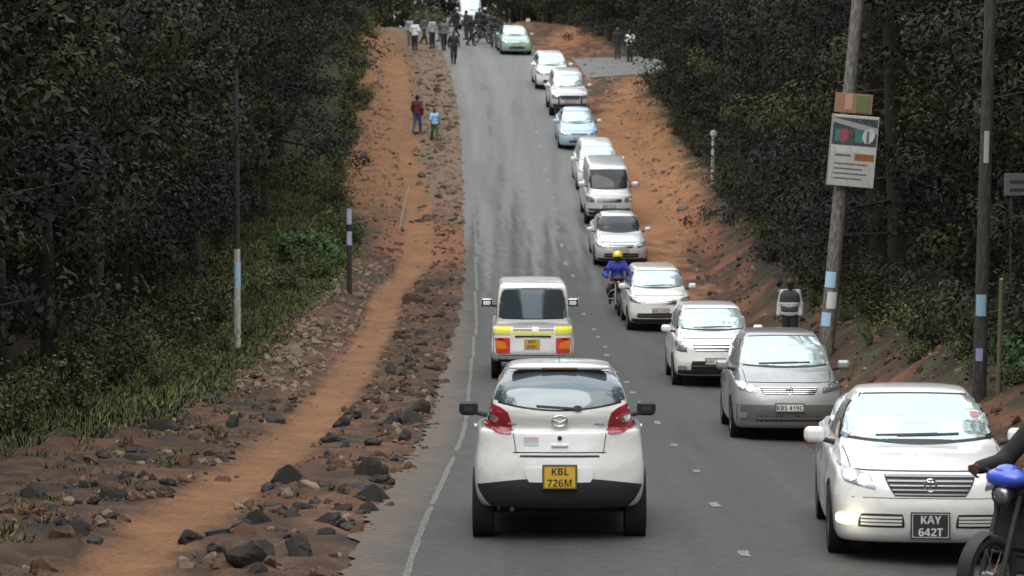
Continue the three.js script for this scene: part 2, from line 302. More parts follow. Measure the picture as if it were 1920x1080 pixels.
{
  const words = { cedar: 'dark drooping conifer', gum: 'tall pale-trunked tree with hanging leaves', broad: 'low dense leafy tree' };
  const leftFrom = curve([[0, 9.5], [35, 11.3], [60, 11.2], [80, 10.6], [90, 10.2], [100, 10.2], [125, 10.4], [150, 9.4], [220, 7.0]]), rightFrom = curve([[0, 8.2], [40, 7.7], [57, 7.5], [64, 6.4], [80, 6.4], [100, 6.7], [125, 6.7], [130, 7.0], [145, 8.5], [150, 6.2], [220, 7]]);
  let count = { l: 0, r: 0 };
  for (const side of [-1, 1]) for (let row = 0; row < 8; row++) {
    const from = side < 0 ? leftFrom : rightFrom;
    for (let d = -22 + row * 1.7; d < 226; d += (2.7 + row * 0.35 + d * 0.006) * (0.8 + rndT() * 0.4)) {
      const off = from(d) + row * (2.7 + row * 0.25) + rndT() * 1.5, X = mid(d) + side * off;
      const ang = X / Math.max(d, 1), inView = d > 30 && ang > -0.215 && ang < 0.205;
      if (side > 0 && d > 131 && d < 145 && row < 2) continue;
      const kind = row === 0 ? (rndT() < 0.45 ? 'broad' : rndT() < 0.55 ? 'cedar' : 'gum') : rndT() < 0.5 ? 'cedar' : rndT() < 0.7 ? 'gum' : 'broad';
      if (inView && (row < 3 || (row < 4 && rndT() < 0.5))) {
        const near = d < 70 ? 'near' : d < 115 ? 'middle' : 'far';
        const where = side < 0 ? { near: 'left of the footpath beside the dip', middle: 'left of the climbing footpath', far: 'left of the upper climb' }[near] : { near: 'behind the brown bank and sign pole', middle: 'behind the orange bank', far: 'right of the upper climb' }[near];
        plantTree(kind, X, d, `${words[kind]} ${where}`, `trees: ${words[kind]} ${where}`); count[side < 0 ? 'l' : 'r']++;
      } else if (d > -25 && (row < 4 || (inView && rndT() < 0.7))) extra.push([kind, X, d]);
    }
  }
  for (let i = 0; i < 40; i++) { const X = -50 + i * 1.9 + rndT(), d = (X > mid(205) - 5 && X < mid(205) + 5 ? 226 : 206) + rndT() * 16; extra.push([i % 3 ? 'broad' : 'cedar', X, d]); }
  for (let i = 0; i < 12; i++) extra.push(['broad', -25 + i * 1.15 + rndT(), 206 + rndT() * 7]);
  for (let i = 0; i < 34; i++) extra.push(['broad', -40 + i * 1.7 + rndT(), 230 + rndT() * 12]);
  const woodland = new THREE.Group(); woodland.name = 'forest'; woodland.userData = { label: 'deep forest filling the background behind the roadside trees', category: 'forest', kind: 'stuff' };
  for (const kind in KINDS) {
    const list = extra.filter((e) => e[0] === kind), v = KINDS[kind][0];
    const w = plain(v.wood.clone()), c = plain(v.crown.clone()), paint = (g, col) => { const a = new Float32Array(g.attributes.position.count * 3); for (let i = 0; i < a.length; i++) a[i] = col[i % 3]; g.setAttribute('color', new THREE.BufferAttribute(a, 3)); return g; };
    paint(w, [0.07, 0.064, 0.055]); c.setAttribute('color', v.crown.attributes.color.clone());
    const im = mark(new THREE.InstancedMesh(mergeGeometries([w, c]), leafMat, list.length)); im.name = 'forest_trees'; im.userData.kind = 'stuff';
    const M = new THREE.Matrix4();
    list.forEach(([, X, d], i) => { const s = 0.85 + rndT() * 0.4; M.compose(new THREE.Vector3(X, groundY(X, d) - 0.05, -d), new THREE.Quaternion().setFromAxisAngle(new THREE.Vector3(0, 1, 0), rndT() * 6.28), new THREE.Vector3(s, s * (0.9 + rndT() * 0.25), s)); im.setMatrixAt(i, M); });
    woodland.add(im);
  }
  scene.add(woodland);
  console.log('trees', count.l, count.r, 'extra', extra.length);
}
// shrubs at the forest edge
function shrubShape(seed, w, h, n, leaf, wide, cols) {
  const rnd = mulberry(seed), L = new Leaves(rnd), stems = [];
  for (let i = 0; i < 9; i++) {
    const a = rnd() * 6.28, r = w * 0.5 * Math.sqrt(rnd()), e = [Math.cos(a) * r, h * (0.55 + rnd() * 0.45) * (1 - 0.35 * r / w), Math.sin(a) * r];
    stems.push(tube([[Math.cos(a) * 0.06, -0.1, Math.sin(a) * 0.06], [e[0] * 0.6, e[1] * 0.55, e[2] * 0.6], e], [0.022, 0.014, 0.004], 5));
    for (let k = 0; k < 5; k++) { const t = 0.2 + 0.2 * k; L.clump(e[0] * t + (rnd() - 0.5) * 0.2, e[1] * t, e[2] * t + (rnd() - 0.5) * 0.2, w * 0.19, n, leaf, wide, 0.1, cols[Math.floor(rnd() * cols.length)], 0.8); }
  }
  return { stems: mergeGeometries(stems), leaves: L.build() };
}
const olive = [[0.115, 0.13, 0.05], [0.095, 0.12, 0.05], [0.08, 0.09, 0.042]], deep = [[0.045, 0.056, 0.028], [0.05, 0.05, 0.028]], fresh = [[0.06, 0.13, 0.055], [0.08, 0.12, 0.05]];
const SHRUBS = { olive: [1, 2].map((s) => shrubShape(400 + s, 1.7, 1.3, 20, 0.13, 0.055, olive)), deep: [1, 2].map((s) => shrubShape(420 + s, 2.0, 1.9, 22, 0.15, 0.06, deep)), fresh: [1].map((s) => shrubShape(440 + s, 1.5, 0.9, 22, 0.2, 0.1, fresh)) };
function plantShrub(kind, X, d, s, label, group) {
  const v = SHRUBS[kind][Math.floor(rndT() * SHRUBS[kind].length)], t = thing('shrub', label, 'shrub', group);
  part(t, 'stems', v.stems, darkBark); part(t, 'foliage', v.leaves, leafMat);
  t.position.set(X, groundY(X, d) - 0.02, -d); t.rotation.y = rndT() * 6.28; t.scale.setScalar(s * (0.85 + rndT() * 0.3));
}
for (let d = 36; d < 150; d += 2.1 + rndT() * 1.2) {
  const off = d < 68 ? 9.6 : d < 96 ? lerp(9.6, 6.9, sstep(68, 90, d)) : 7.6, kind = rndT() < (d > 70 && d < 100 ? 0.85 : 0.5) ? 'olive' : 'deep';
  plantShrub(kind, mid(d) - off - rndT() * 0.9, d, kind === 'deep' ? 0.8 : 0.85, kind === 'olive' ? 'olive green shrub along the forest edge left of the footpath' : 'dark green shrub along the forest edge left of the footpath', kind + ' shrubs left of the footpath');
  if (d > 40 && d < 66) plantShrub('olive', mid(d) + 5.05 + rndT() * 0.7, d, 0.42, 'low olive scrub at the foot of the brown bank', 'low scrub on the brown bank');
  if (d > 48 && d < 90) plantShrub(rndT() < 0.25 ? 'fresh' : 'olive', mid(d) - lerp(8.6, 7.0, sstep(66, 88, d)) - rndT() * 1.2, d + rndT(), 0.5, 'low green scrub on the grass bank left of the footpath', 'low scrub on the left grass bank');
  if (d > 44 && d < 128) { const k2 = rndT() < 0.35 ? 'olive' : 'deep'; plantShrub(k2, mid(d) + (d < 80 ? 5.35 : 5.75) + rndT() * 0.9, d, 0.72, k2 === 'olive' ? 'olive green shrub along the bank under the right-hand trees' : 'dark green shrub along the bank under the right-hand trees', k2 + ' shrubs under the right-hand trees'); }
}
for (let i = 0; i < 9; i++) plantShrub('deep', -20 + i * 1.35, 201 + 3 * noise2(i, 4), 1.9, 'tall dark bush behind the hilltop crowd', 'tall bushes behind the hilltop crowd');
plantShrub('fresh', -7.0, 84, 1.25, 'bright green low shrub beside the short violet-white post', null);
plantShrub('fresh', 8.0, 42.5, 1.0, 'bright green leafy shrub beside the roadside pole at the far right', null);
for (const [X, d] of [[-9.2, 158], [-10.2, 166], [-11.4, 150], [-7.6, 192], [3.4, 186], [5.2, 180], [1.5, 196], [4.6, 192], ...Array.from({ length: 26 }, (_, i) => [-34 + i * 1.75 + 0.5 * noise2(i, 3), 214 + 4 * noise2(i, 9)])]) plantShrub('olive', X, d, 1.5, 'pale olive bush beside the road at the top of the hill', 'bushes at the hilltop');
{ // grass on the left bank and sparse tufts elsewhere
  const rnd = mulberry(31), L = new Leaves(rnd), p = [], n = [], c = [];
  for (let i = 0; i < 34; i++) {
    const a = rnd() * 6.28, r = rnd() * 0.2, x = Math.cos(a) * r, z = Math.sin(a) * r, h = 0.04 + rnd() * 0.09, lean = 0.09 * rnd(), b = rnd() * 6.28, w = 0.012;
    const px = Math.cos(b) * w, pz = Math.sin(b) * w, k = 0.7 + rnd() * 0.6;
    for (const q of [[x - px, 0, z - pz], [x + px, 0, z + pz], [x + Math.cos(a) * lean, h, z + Math.sin(a) * lean]]) { p.push(...q); n.push(0, 1, 0); c.push(0.135 * k, 0.16 * k, 0.07 * k); }
  }
  const g = new THREE.BufferGeometry(); g.setAttribute('position', new THREE.Float32BufferAttribute(p, 3)); g.setAttribute('normal', new THREE.Float32BufferAttribute(n, 3)); g.setAttribute('color', new THREE.Float32BufferAttribute(c, 3));
  const spots = [];
  for (let i = 0; i < 60000 && spots.length < 22000; i++) {
    const d = 30 + 75 * Math.pow(rnd(), 1.3), l = 3.0 + rnd() * 6, far = sstep(88, 100, d), edge = (d < 70 ? 4.2 + 1.8 * sstep(46, 36, d) : lerp(4.2, 2.6, sstep(70, 84, d))) + 1.7 * far, X = mid(d) - HALF - l;
    if (l - edge + 0.9 * fbm2(X * 0.55 + 9, d * 0.4, 4) + 1.2 * fbm2(X * 1.3, d * 0.9 + 60, 3) < 0.1 + rnd() * 0.7) continue;
    spots.push([X, d, 0.7 + rnd() * 0.8]);
  }
  for (let i = 0; i < 700; i++) { const d = 24 + 90 * rnd(), right = rnd() < 0.4, X = mid(d) + (right ? HALF + 2 + rnd() * 3 : -HALF - 3 - rnd() * 2.5); spots.push([X, d, 0.5 + rnd() * 0.6]); }
  const im = mark(new THREE.InstancedMesh(g, leafMat, spots.length)); im.name = 'grass';
  const M = new THREE.Matrix4(), Y = new THREE.Vector3(0, 1, 0);
  spots.forEach(([X, d, s], i) => { M.compose(new THREE.Vector3(X, groundY(X, d) - 0.01, -d), new THREE.Quaternion().setFromAxisAngle(Y, rnd() * 6.28), new THREE.Vector3(s, s * (0.35 + 0.75 * rnd()), s)); im.setMatrixAt(i, M); const dry = rnd() < 0.14 ? 1 : 0, kk = 0.7 + 0.6 * rnd(); im.setColorAt(i, rgb(kk * (1 + 0.9 * dry), kk * (1 + 0.35 * dry), kk)); });
  im.userData = { label: 'green grass on the banks between verge and forest', category: 'grass', kind: 'stuff' }; scene.add(im);
}

// ---------------------------------------------------------------- vehicles
const flake = (s) => noiseTexture(256, (u, v) => { const g = clamp(244 + 9 * tileNoise(u, v, 7, s) + 5 * tileNoise(u, v, 40, s + 3), 190, 255); return [g, g * 0.997, g * 0.985]; });
const dust = noiseTexture(512, (u, v) => { const a = sstep(-0.15, 0.6, 0.7 * tileNoise(u, v, 5, 21) + 0.5 * tileNoise(u, v, 19, 4) + 0.35 * tileNoise(u, v, 70, 8)), s = clamp(tileNoise(u, v, 110, 31) - 0.35, 0, 1) * 0.5, k = clamp(1 - 0.035 * a - 0.07 * s, 0, 1); return [255 * k, 255 * (k - 0.007 * a - 0.01 * s), 255 * (k - 0.018 * a - 0.025 * s)]; });
const coat = { map: dust, roughness: 0.38, clearcoat: 0.9, clearcoatRoughness: 0.06 };
const PAINT = {
  white: phys(0.77, 0.77, 0.76, coat), pearl: phys(0.74, 0.745, 0.75, coat), cream: phys(0.70, 0.69, 0.66, coat),
  dull: phys(0.56, 0.565, 0.57, { ...coat, metalness: 0.2 }), silver: phys(0.34, 0.345, 0.35, { ...coat, metalness: 0.35, roughness: 0.42 }), skyblue: phys(0.40, 0.56, 0.72, coat), green: phys(0.30, 0.45, 0.38, coat), lowgrey: phys(0.16, 0.16, 0.16, { ...coat, metalness: 0.3 }),
};
const glass = phys(0.50, 0.60, 0.585, { roughness: 0.035, metalness: 0.62 });
const darkGlass = phys(0.10, 0.125, 0.14, { roughness: 0.08, metalness: 0.55, clearcoat: 1, clearcoatRoughness: 0.02 });
const blackGlass = phys(0.018, 0.02, 0.022, { roughness: 0.05, specularIntensity: 0.8 });
const M = {
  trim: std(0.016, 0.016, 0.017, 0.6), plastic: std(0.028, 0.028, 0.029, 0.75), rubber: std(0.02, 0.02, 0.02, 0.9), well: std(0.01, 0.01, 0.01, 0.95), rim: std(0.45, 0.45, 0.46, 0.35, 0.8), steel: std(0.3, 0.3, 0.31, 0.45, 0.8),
  chrome: std(0.78, 0.78, 0.8, 0.12, 1), lens: phys(0.8, 0.82, 0.82, { roughness: 0.1, metalness: 0.9, clearcoat: 1, clearcoatRoughness: 0.03 }), lampBowl: phys(0.22, 0.23, 0.24, { roughness: 0.2, metalness: 0.6, clearcoat: 1 }),
  red: phys(0.30, 0.018, 0.028, { roughness: 0.18, clearcoat: 1, clearcoatRoughness: 0.04 }), redBright: phys(0.58, 0.05, 0.03, { roughness: 0.2, clearcoat: 1 }), orange: phys(0.75, 0.21, 0.02, { roughness: 0.25, clearcoat: 1 }), brownLens: phys(0.12, 0.03, 0.02, { roughness: 0.25, clearcoat: 1 }),
  yellow: std(0.72, 0.70, 0.05, 0.5), grey: std(0.25, 0.25, 0.25, 0.6), sticker: std(0.55, 0.42, 0.42, 0.6), stickerBlue: std(0.45, 0.62, 0.66, 0.6), plateWhite: std(0.7, 0.7, 0.66, 0.5),
};
const UP = new THREE.Vector3(0, 1, 0);
function shellOf(p) { // closed body lofted through horizontal rings from sill to roof
  const F = p.L / 2, R = -p.L / 2, w = p.W / 2, b = p.belt, N = p.nose, T = p.tail, g = p.gc;
  const k = p.hatch ? 1 : 0;
  const midHoodY = lerp(N, p.cowlY, 0.55) + (p.crown ?? 0.035), midHoodZ = lerp(F - 0.2, p.cowlZ, 0.5), deckZ = lerp(R + 0.1, p.backZ, 0.5), deckY = lerp(T, p.backY, 0.55) + 0.015;
  const fs = p.frontSlope ?? 0.05, rs = p.rearSlope ?? 0.04, wr = p.roofW, tuck = p.tuck ?? 0.0;
  const rings = [
    { zf: F - 0.42, zr: R + 0.42, w: w - 0.22, y: [g + .03, g + .03, g + .03, g + .03, g + .03, g + .03], cf: .3, cr: .3 },
    { zf: F - 0.16, zr: R + 0.14, w: w - 0.075, y: [g, g, g, g, g + tuck, g + tuck], cf: .42, cr: .36 },
    { zf: F - 0.05, zr: R + 0.045, w: w - 0.02, y: [g + .09, g + .09, g + .07, g + .07, g + .09 + tuck, g + .09 + tuck], cf: .46, cr: .38 },
    { zf: F, zr: R, w, y: [.5, .5, .5, .5, .55, .55].map((v) => v + (p.lift ?? 0)), cf: .5, cr: .38 },
    { zf: F - 0.015, zr: R + 0.01, w: w + .004, y: [.6, .6, .63, .63, .68, .68].map((v) => v + (p.lift ?? 0)), cf: .5, cr: .38 },
    { zf: F - fs, zr: R + rs, w: w - .015, y: [lerp(.62 + (p.lift ?? 0), N, .55), lerp(.62 + (p.lift ?? 0), N, .55), .74 + (p.lift ?? 0), .76 + (p.lift ?? 0), lerp(.7, T, .55), lerp(.7, T, .55)], cf: .5, cr: .38 },
    { zf: F - fs - .07, zr: R + rs + .03, w: w - .035, y: [N - .015, N - .02, lerp(N, b, .55), b - .03, T - .03, T - .03], cf: .5, cr: .36 },
    { zf: F - fs - .19, zr: R + rs + .08, w: w - .075, y: [N + .03, N + .02, lerp(N, b, .7) + .02, b + .005, T, T], cf: .5, cr: .34 },
    { zf: midHoodZ, zr: deckZ, w: w - .10 - (p.shoulder ?? 0) * .6, y: [midHoodY, midHoodY - .025, lerp(midHoodY, b, .6) + .01, b + .02, deckY, deckY], cf: .42, cr: .3 },
    { zf: p.cowlZ, zr: p.backZ, w: w - .115 - (p.shoulder ?? 0), y: [p.cowlY, p.cowlY - .02, b + .035, b + .035, p.backY - .01, p.backY], cf: .3, cr: .22 },
    { zf: lerp(p.cowlZ, p.roofF, .52) + .03, zr: lerp(p.backZ, p.roofR, .5) - (p.rearBulge ?? .03), w: lerp(w - .115 - (p.shoulder ?? 0), wr, .46) + .012, y: [lerp(p.cowlY, p.H, .5), lerp(p.cowlY, p.H, .48), lerp(b, p.H, .5), lerp(b, p.H, .5), lerp(p.backY, p.H, .5), lerp(p.backY, p.H, .5)], cf: .26, cr: .2 },
    { zf: p.roofF, zr: p.roofR, w: wr, y: [p.H - .075, p.H - .1, p.H - .085, p.H - .085, p.H - .11, p.H - .085], cf: .2, cr: .17 },
    { zf: p.roofF - .1, zr: p.roofR + .09, w: wr - .065, y: [p.H - .035, p.H - .045, p.H - .03, p.H - .03, p.H - .05, p.H - .045], cf: .18, cr: .16 },
    { zf: lerp(p.roofF, p.roofR, .2), zr: lerp(p.roofF, p.roofR, .8), w: wr * .6, y: [p.H - .012, p.H - .014, p.H - .01, p.H - .01, p.H - .014, p.H - .012], cf: .15, cr: .15 },
    { zf: lerp(p.roofF, p.roofR, .49), zr: lerp(p.roofF, p.roofR, .51), w: .02, y: [p.H, p.H, p.H, p.H, p.H, p.H], cf: .005, cr: .005 },
  ];
  const A = .3, B = .7, nT = 60, yc = [0, A * .8, A + (B - A) * .33, A + (B - A) * .67, B + (1 - B) * .2, 1];
  const ringPts = rings.map((r, ri) => {
    const yf = curve(yc.map((t, i) => [t, r.y[i]])), pts = [], n = ri > 8 ? 2.5 : (p.square ?? 2.9);
    for (let i = 0; i <= nT; i++) {
      const t = i / nT; let x, z; const wf = r.w * (ri < 10 ? p.pinchF ?? .955 : .97), wrr = r.w * (p.pinchR ?? .965);
      if (t <= A) { const th = t / A * Math.PI / 2; x = wf * Math.pow(Math.sin(th), 2 / n); z = r.zf - r.cf * (1 - Math.pow(Math.cos(th), 2 / n)); }
      else if (t >= B) { const th = (1 - t) / (1 - B) * Math.PI / 2; x = wrr * Math.pow(Math.sin(th), 2 / n); z = r.zr + r.cr * (1 - Math.pow(Math.cos(th), 2 / n)); }
      else { const s = (t - A) / (B - A); z = lerp(r.zf - r.cf, r.zr + r.cr, s); x = r.w - (r.w - wf) * Math.pow(1 - Math.min(1, s / .5), 2) - (r.w - wrr) * Math.pow(Math.max(0, s - .5) / .5, 2); }
      pts.push([x, yf(t), z]);
    }
    return pts;
  });
  const sub = 4, nV = (rings.length - 1) * sub, pos = [], idx = [], loop = nT * 2;
  const col = (i, c) => curve(rings.map((_, k2) => [k2, ringPts[k2][i][c]]));
  const cols = []; for (let i = 0; i <= nT; i++) cols.push([col(i, 0), col(i, 1), col(i, 2)]);
  for (let v = 0; v <= nV; v++) for (let j = 0; j < loop; j++) { const i = j <= nT ? j : loop - j, s = j <= nT ? 1 : -1, q = v / sub, c = cols[i]; pos.push(i === 0 || i === nT ? 0 : s * c[0](q), c[1](q), c[2](q)); }
  for (let v = 0; v < nV; v++) for (let j = 0; j < loop; j++) { const a = v * loop + j, c = v * loop + (j + 1) % loop; idx.push(a, c, a + loop, c, c + loop, a + loop); }
  const bot = pos.length / 3; pos.push(0, g + .03, 0); const top = bot + 1; pos.push(0, p.H, lerp(p.roofF, p.roofR, .5));
  for (let j = 0; j < loop; j++) { const c = (j + 1) % loop; idx.push(bot, c, j); idx.push(top, nV * loop + j, nV * loop + c); }
  const geo = geoFrom(pos, idx);
  const full = geo.clone(), ev = new Evaluator(); ev.attributes = ['position', 'normal']; ev.useGroups = false;
  let brush = new Brush(geo); brush.updateMatrixWorld();
  for (const ax of [p.axleF, p.axleR]) for (const s of [-1, 1]) {
    const c = new Brush(new THREE.CylinderGeometry(p.arch, p.arch, .42, 28).rotateZ(Math.PI / 2)); c.position.set(s * (w + .02), p.wheelR + .015, ax); c.updateMatrixWorld();
    brush = ev.evaluate(brush, c, SUBTRACTION); brush.updateMatrixWorld();
  }
  const out = brush.geometry.clone(); const clean = new THREE.BufferGeometry(); const dr = brush.geometry.drawRange;
  const cut = out.index ? out.toNonIndexed() : out; const cnt = dr.count === Infinity ? cut.attributes.position.count : Math.min(dr.count, cut.attributes.position.count);
  clean.setAttribute('position', new THREE.Float32BufferAttribute(cut.attributes.position.array.slice(0, cnt * 3), 3)); clean.setAttribute('normal', new THREE.Float32BufferAttribute(cut.attributes.normal.array.slice(0, cnt * 3), 3));
  { const a = clean.attributes.position, t = new Float32Array(cnt * 2); for (let i = 0; i < cnt; i++) { t[i * 2] = a.getZ(i) * .3 + a.getX(i) * .27; t[i * 2 + 1] = a.getY(i) * .45 + a.getX(i) * .12 - a.getZ(i) * .1; } clean.setAttribute('uv', new THREE.Float32BufferAttribute(t, 2)); }
  return { p, body: clean, bvh: new MeshBVH(full), F, R, w };
}
const AX = { '+z': [[0, 0, 1]], '-z': [[0, 0, -1]], '+x': [[1, 0, 0]], '-x': [[-1, 0, 0]], '+y': [[0, 1, 0]] };
const ray = new THREE.Ray();
function project(sh, ax, a, b) {
  const f = 6;
  if (ax === '+z') ray.origin.set(a, b, f), ray.direction.set(0, 0, -1);
  else if (ax === '-z') ray.origin.set(a, b, -f), ray.direction.set(0, 0, 1);
  else if (ax === '+x') ray.origin.set(f, b, a), ray.direction.set(-1, 0, 0);
  else if (ax === '-x') ray.origin.set(-f, b, a), ray.direction.set(1, 0, 0);
  else ray.origin.set(a, f, b), ray.direction.set(0, -1, 0);
  const h = sh.bvh.raycastFirst(ray, THREE.DoubleSide);
  if (!h) return null;
  const n = h.face.normal.clone(); if (n.dot(ray.direction) > 0) n.negate();
  return { p: h.point.clone(), n };
}
// a panel that follows the body: c = [bottom left, bottom right, top right, top left] in the plane seen along ax
function panel(sh, ax, c, o = {}) {
  const { nu = 10, nv = 8, off = 0.006, round = 0.25, depth = 0.014, bend = [0, 0, 0, 0] } = o;
  const pos = [], idx = [], nrm = []; let last = null;
  for (let j = 0; j <= nv; j++) for (let i = 0; i <= nu; i++) {
    let s = i / nu * 2 - 1, t = j / nv * 2 - 1; const s0 = s, t0 = t; s = s0 * Math.sqrt(1 - round * t0 * t0 / 2); t = t0 * Math.sqrt(1 - round * s0 * s0 / 2);
    const U = (s + 1) / 2, V = (t + 1) / 2;
    let a = lerp(lerp(c[0][0], c[1][0], U), lerp(c[3][0], c[2][0], U), V), b = lerp(lerp(c[0][1], c[1][1], U), lerp(c[3][1], c[2][1], U), V);
    const q = 4 * U * (1 - U), r = 4 * V * (1 - V); b += bend[0] * q * (1 - V) + bend[2] * q * V; a += bend[1] * r * U + bend[3] * r * (1 - U);
    const h = project(sh, ax, a, b) || last; if (!h) { pos.push(a, b, 0); nrm.push(new THREE.Vector3(0, 0, 1)); continue; }
    last = h; const e = h.p.clone().addScaledVector(h.n, off); pos.push(e.x, e.y, e.z); nrm.push(h.n);
  }
  const n1 = nu + 1; for (let j = 0; j < nv; j++) for (let i = 0; i < nu; i++) { const a = j * n1 + i; idx.push(a, a + 1, a + n1, a + 1, a + n1 + 1, a + n1); }
  const edge = []; for (let i = 0; i < nu; i++) edge.push(i); for (let j = 0; j < nv; j++) edge.push(j * n1 + nu); for (let i = nu; i > 0; i--) edge.push(nv * n1 + i); for (let j = nv; j > 0; j--) edge.push(j * n1);
  const base = pos.length / 3; // edge of the panel, turned inwards
  edge.forEach((e) => { pos.push(pos[e * 3], pos[e * 3 + 1], pos[e * 3 + 2]); });
  edge.forEach((e) => { const n = nrm[e]; pos.push(pos[e * 3] - n.x * depth, pos[e * 3 + 1] - n.y * depth, pos[e * 3 + 2] - n.z * depth); });
  const m = edge.length; for (let i = 0; i < m; i++) { const k = (i + 1) % m; idx.push(base + i, base + m + i, base + k, base + k, base + m + i, base + m + k); }
  return geoFrom(pos, idx);
}
const mirrorC = (c) => [[-c[1][0], c[1][1]], [-c[0][0], c[0][1]], [-c[3][0], c[3][1]], [-c[2][0], c[2][1]]];
const tyreGeo = {}, rimGeo = {}, hubGeo = {};
function wheel(car, x, z, r, wdt = 0.2, rimMat = M.rim, spokes = 5) {
  const key = r + '_' + wdt + spokes;
  if (!tyreGeo[key]) {
    const h = wdt / 2, q = r * 0.66;
    tyreGeo[key] = new THREE.LatheGeometry([[q, -h * .85], [r * .9, -h], [r * .975, -h * .88], [r, -h * .55], [r, h * .55], [r * .975, h * .88], [r * .9, h], [q, h * .85]].map((v) => new THREE.Vector2(...v)), 28).rotateZ(Math.PI / 2);
    const list = [new THREE.LatheGeometry([[q * 1.01, -h * .7], [q * 1.02, h * .8], [q * .93, h * .86], [q * .88, h * .45], [0.001, h * .4]].map((v) => new THREE.Vector2(...v)), 24).rotateZ(-Math.PI / 2)];
    for (let i = 0; i < spokes; i++) list.push(box(.025, q * .86, .055, h * .62, q * .46, 0, .01).rotateX(i / spokes * Math.PI * 2));
    list.push(new THREE.CylinderGeometry(q * .24, q * .24, .05, 12).rotateZ(Math.PI / 2).translate(h * .6, 0, 0));
    rimGeo[key] = join(list);
  }
  const g = new THREE.Group(); g.name = 'wheel'; g.position.set(x, r, z); if (x < 0) g.rotation.y = Math.PI; car.add(g);
  part(g, 'tyre', tyreGeo[key], M.rubber); part(g, 'rim', rimGeo[key], rimMat);
}
function plateTexture(lines, bg, fg) {
  const c = document.createElement('canvas'); c.width = 256; c.height = lines.length > 1 ? 176 : 72; const x = c.getContext('2d');
  x.fillStyle = bg; x.fillRect(0, 0, c.width, c.height); x.strokeStyle = fg; x.lineWidth = 5; x.strokeRect(5, 5, c.width - 10, c.height - 10);
  x.fillStyle = fg; x.textAlign = 'center'; x.textBaseline = 'middle'; x.font = `bold ${lines.length > 1 ? 78 : 56}px sans-serif`;
  lines.forEach((t, i) => x.fillText(t, 128, c.height * (i + 0.5) / lines.length + 3));
  const t = new THREE.CanvasTexture(c); t.colorSpace = THREE.SRGBColorSpace; return t;
}
function plate(car, x, y, z, w, h, turn, tex, tilt = 0, frame = M.trim) {
  const g = new THREE.Group(); g.name = 'number_plate'; g.position.set(x, y, z); g.rotation.set(tilt, turn, 0, 'YXZ'); car.add(g);
  part(g, 'plate_frame', box(w + .02, h + .02, .014, 0, 0, 0, .006), frame);
  const q = new THREE.PlaneGeometry(w, h); q.translate(0, 0, .0095); part(g, 'plate_face', q, new THREE.MeshStandardMaterial({ map: tex, roughness: .5 }));
}
function mirrors(car, sh, y, z, mat, faceMat = blackGlass, size = 1) {
  for (const s of [-1, 1]) {
    const x = s * (sh.w + .075), g = new THREE.Group(); g.name = 'wing_mirror'; g.position.set(x, y, z); car.add(g);
    part(g, 'housing', new RoundedBoxGeometry(.19 * size, .14 * size, .11 * size, 5, .053 * size), mat);
    part(g, 'mirror_glass', new RoundedBoxGeometry(.17 * size, .108 * size, .02, 3, .009).translate(0, 0, -.045 * size), faceMat);
    part(g, 'arm', rod([-s * .05, -.04, 0], [-s * .19, -.07, .03], .022, .03), M.trim);
  }
}
const SHELLS = {}; const shell = (k, p) => SHELLS[k] || (SHELLS[k] = shellOf(p));
const P = {
  hatch: { L: 3.9, W: 1.7, H: 1.67, gc: .27, tuck: .04, nose: .86, cowlZ: 1.02, cowlY: 1.07, belt: 1.06, roofF: .25, roofR: -1.5, roofW: .535, shoulder: .035, backZ: -1.83, backY: 1.24, tail: 1.06, rearSlope: .06, rearBulge: .035, axleF: 1.2, axleR: -1.28, wheelR: .3, arch: .345, pinchR: .95, square: 2.55 },
  sedan: { L: 4.8, W: 1.78, H: 1.47, gc: .19, nose: .80, cowlZ: 1.0, cowlY: 1.0, belt: .95, roofF: .28, roofR: -.95, roofW: .57, backZ: -1.62, backY: 1.06, tail: .98, axleF: 1.45, axleR: -1.4, wheelR: .32, arch: .36, square: 3.0, pinchF: .95 },
  mpv: { L: 4.5, W: 1.72, H: 1.6, gc: .2, nose: .86, cowlZ: 1.34, cowlY: 1.1, belt: 1.02, roofF: .45, roofR: -1.85, roofW: .59, backZ: -2.08, backY: 1.1, tail: .98, axleF: 1.36, axleR: -1.38, wheelR: .31, arch: .35, square: 2.7, frontSlope: .07 },
  wagon: { L: 4.1, W: 1.7, H: 1.58, gc: .24, nose: .92, cowlZ: 1.05, cowlY: 1.1, belt: 1.04, roofF: .4, roofR: -1.75, roofW: .6, backZ: -1.92, backY: 1.1, tail: 1.0, axleF: 1.25, axleR: -1.27, wheelR: .31, arch: .35, square: 3.1 },
  saloon: { L: 4.3, W: 1.7, H: 1.46, gc: .2, nose: .78, cowlZ: .95, cowlY: .99, belt: .95, roofF: .25, roofR: -.95, roofW: .56, backZ: -1.5, backY: 1.05, tail: .97, axleF: 1.28, axleR: -1.25, wheelR: .3, arch: .34, square: 2.8 },
  suv: { L: 4.5, W: 1.8, H: 1.82, gc: .42, lift: .16, nose: 1.06, cowlZ: .9, cowlY: 1.2, belt: 1.18, roofF: .3, roofR: -2.0, roofW: .64, backZ: -2.15, backY: 1.2, tail: 1.1, axleF: 1.35, axleR: -1.3, wheelR: .38, arch: .43, square: 3.6 },
  van: { L: 4.7, W: 1.7, H: 2.0, gc: .34, tuck: .06, lift: .05, nose: 1.08, cowlZ: 2.0, cowlY: 1.2, belt: 1.18, roofF: 1.25, roofR: -2.2, roofW: .68, backZ: -2.28, backY: 1.2, tail: 1.1, axleF: 1.5, axleR: -1.2, wheelR: .33, arch: .37, square: 3.8, rearSlope: .02, rearBulge: .01, crown: 0.02, pinchR: .99 },
};
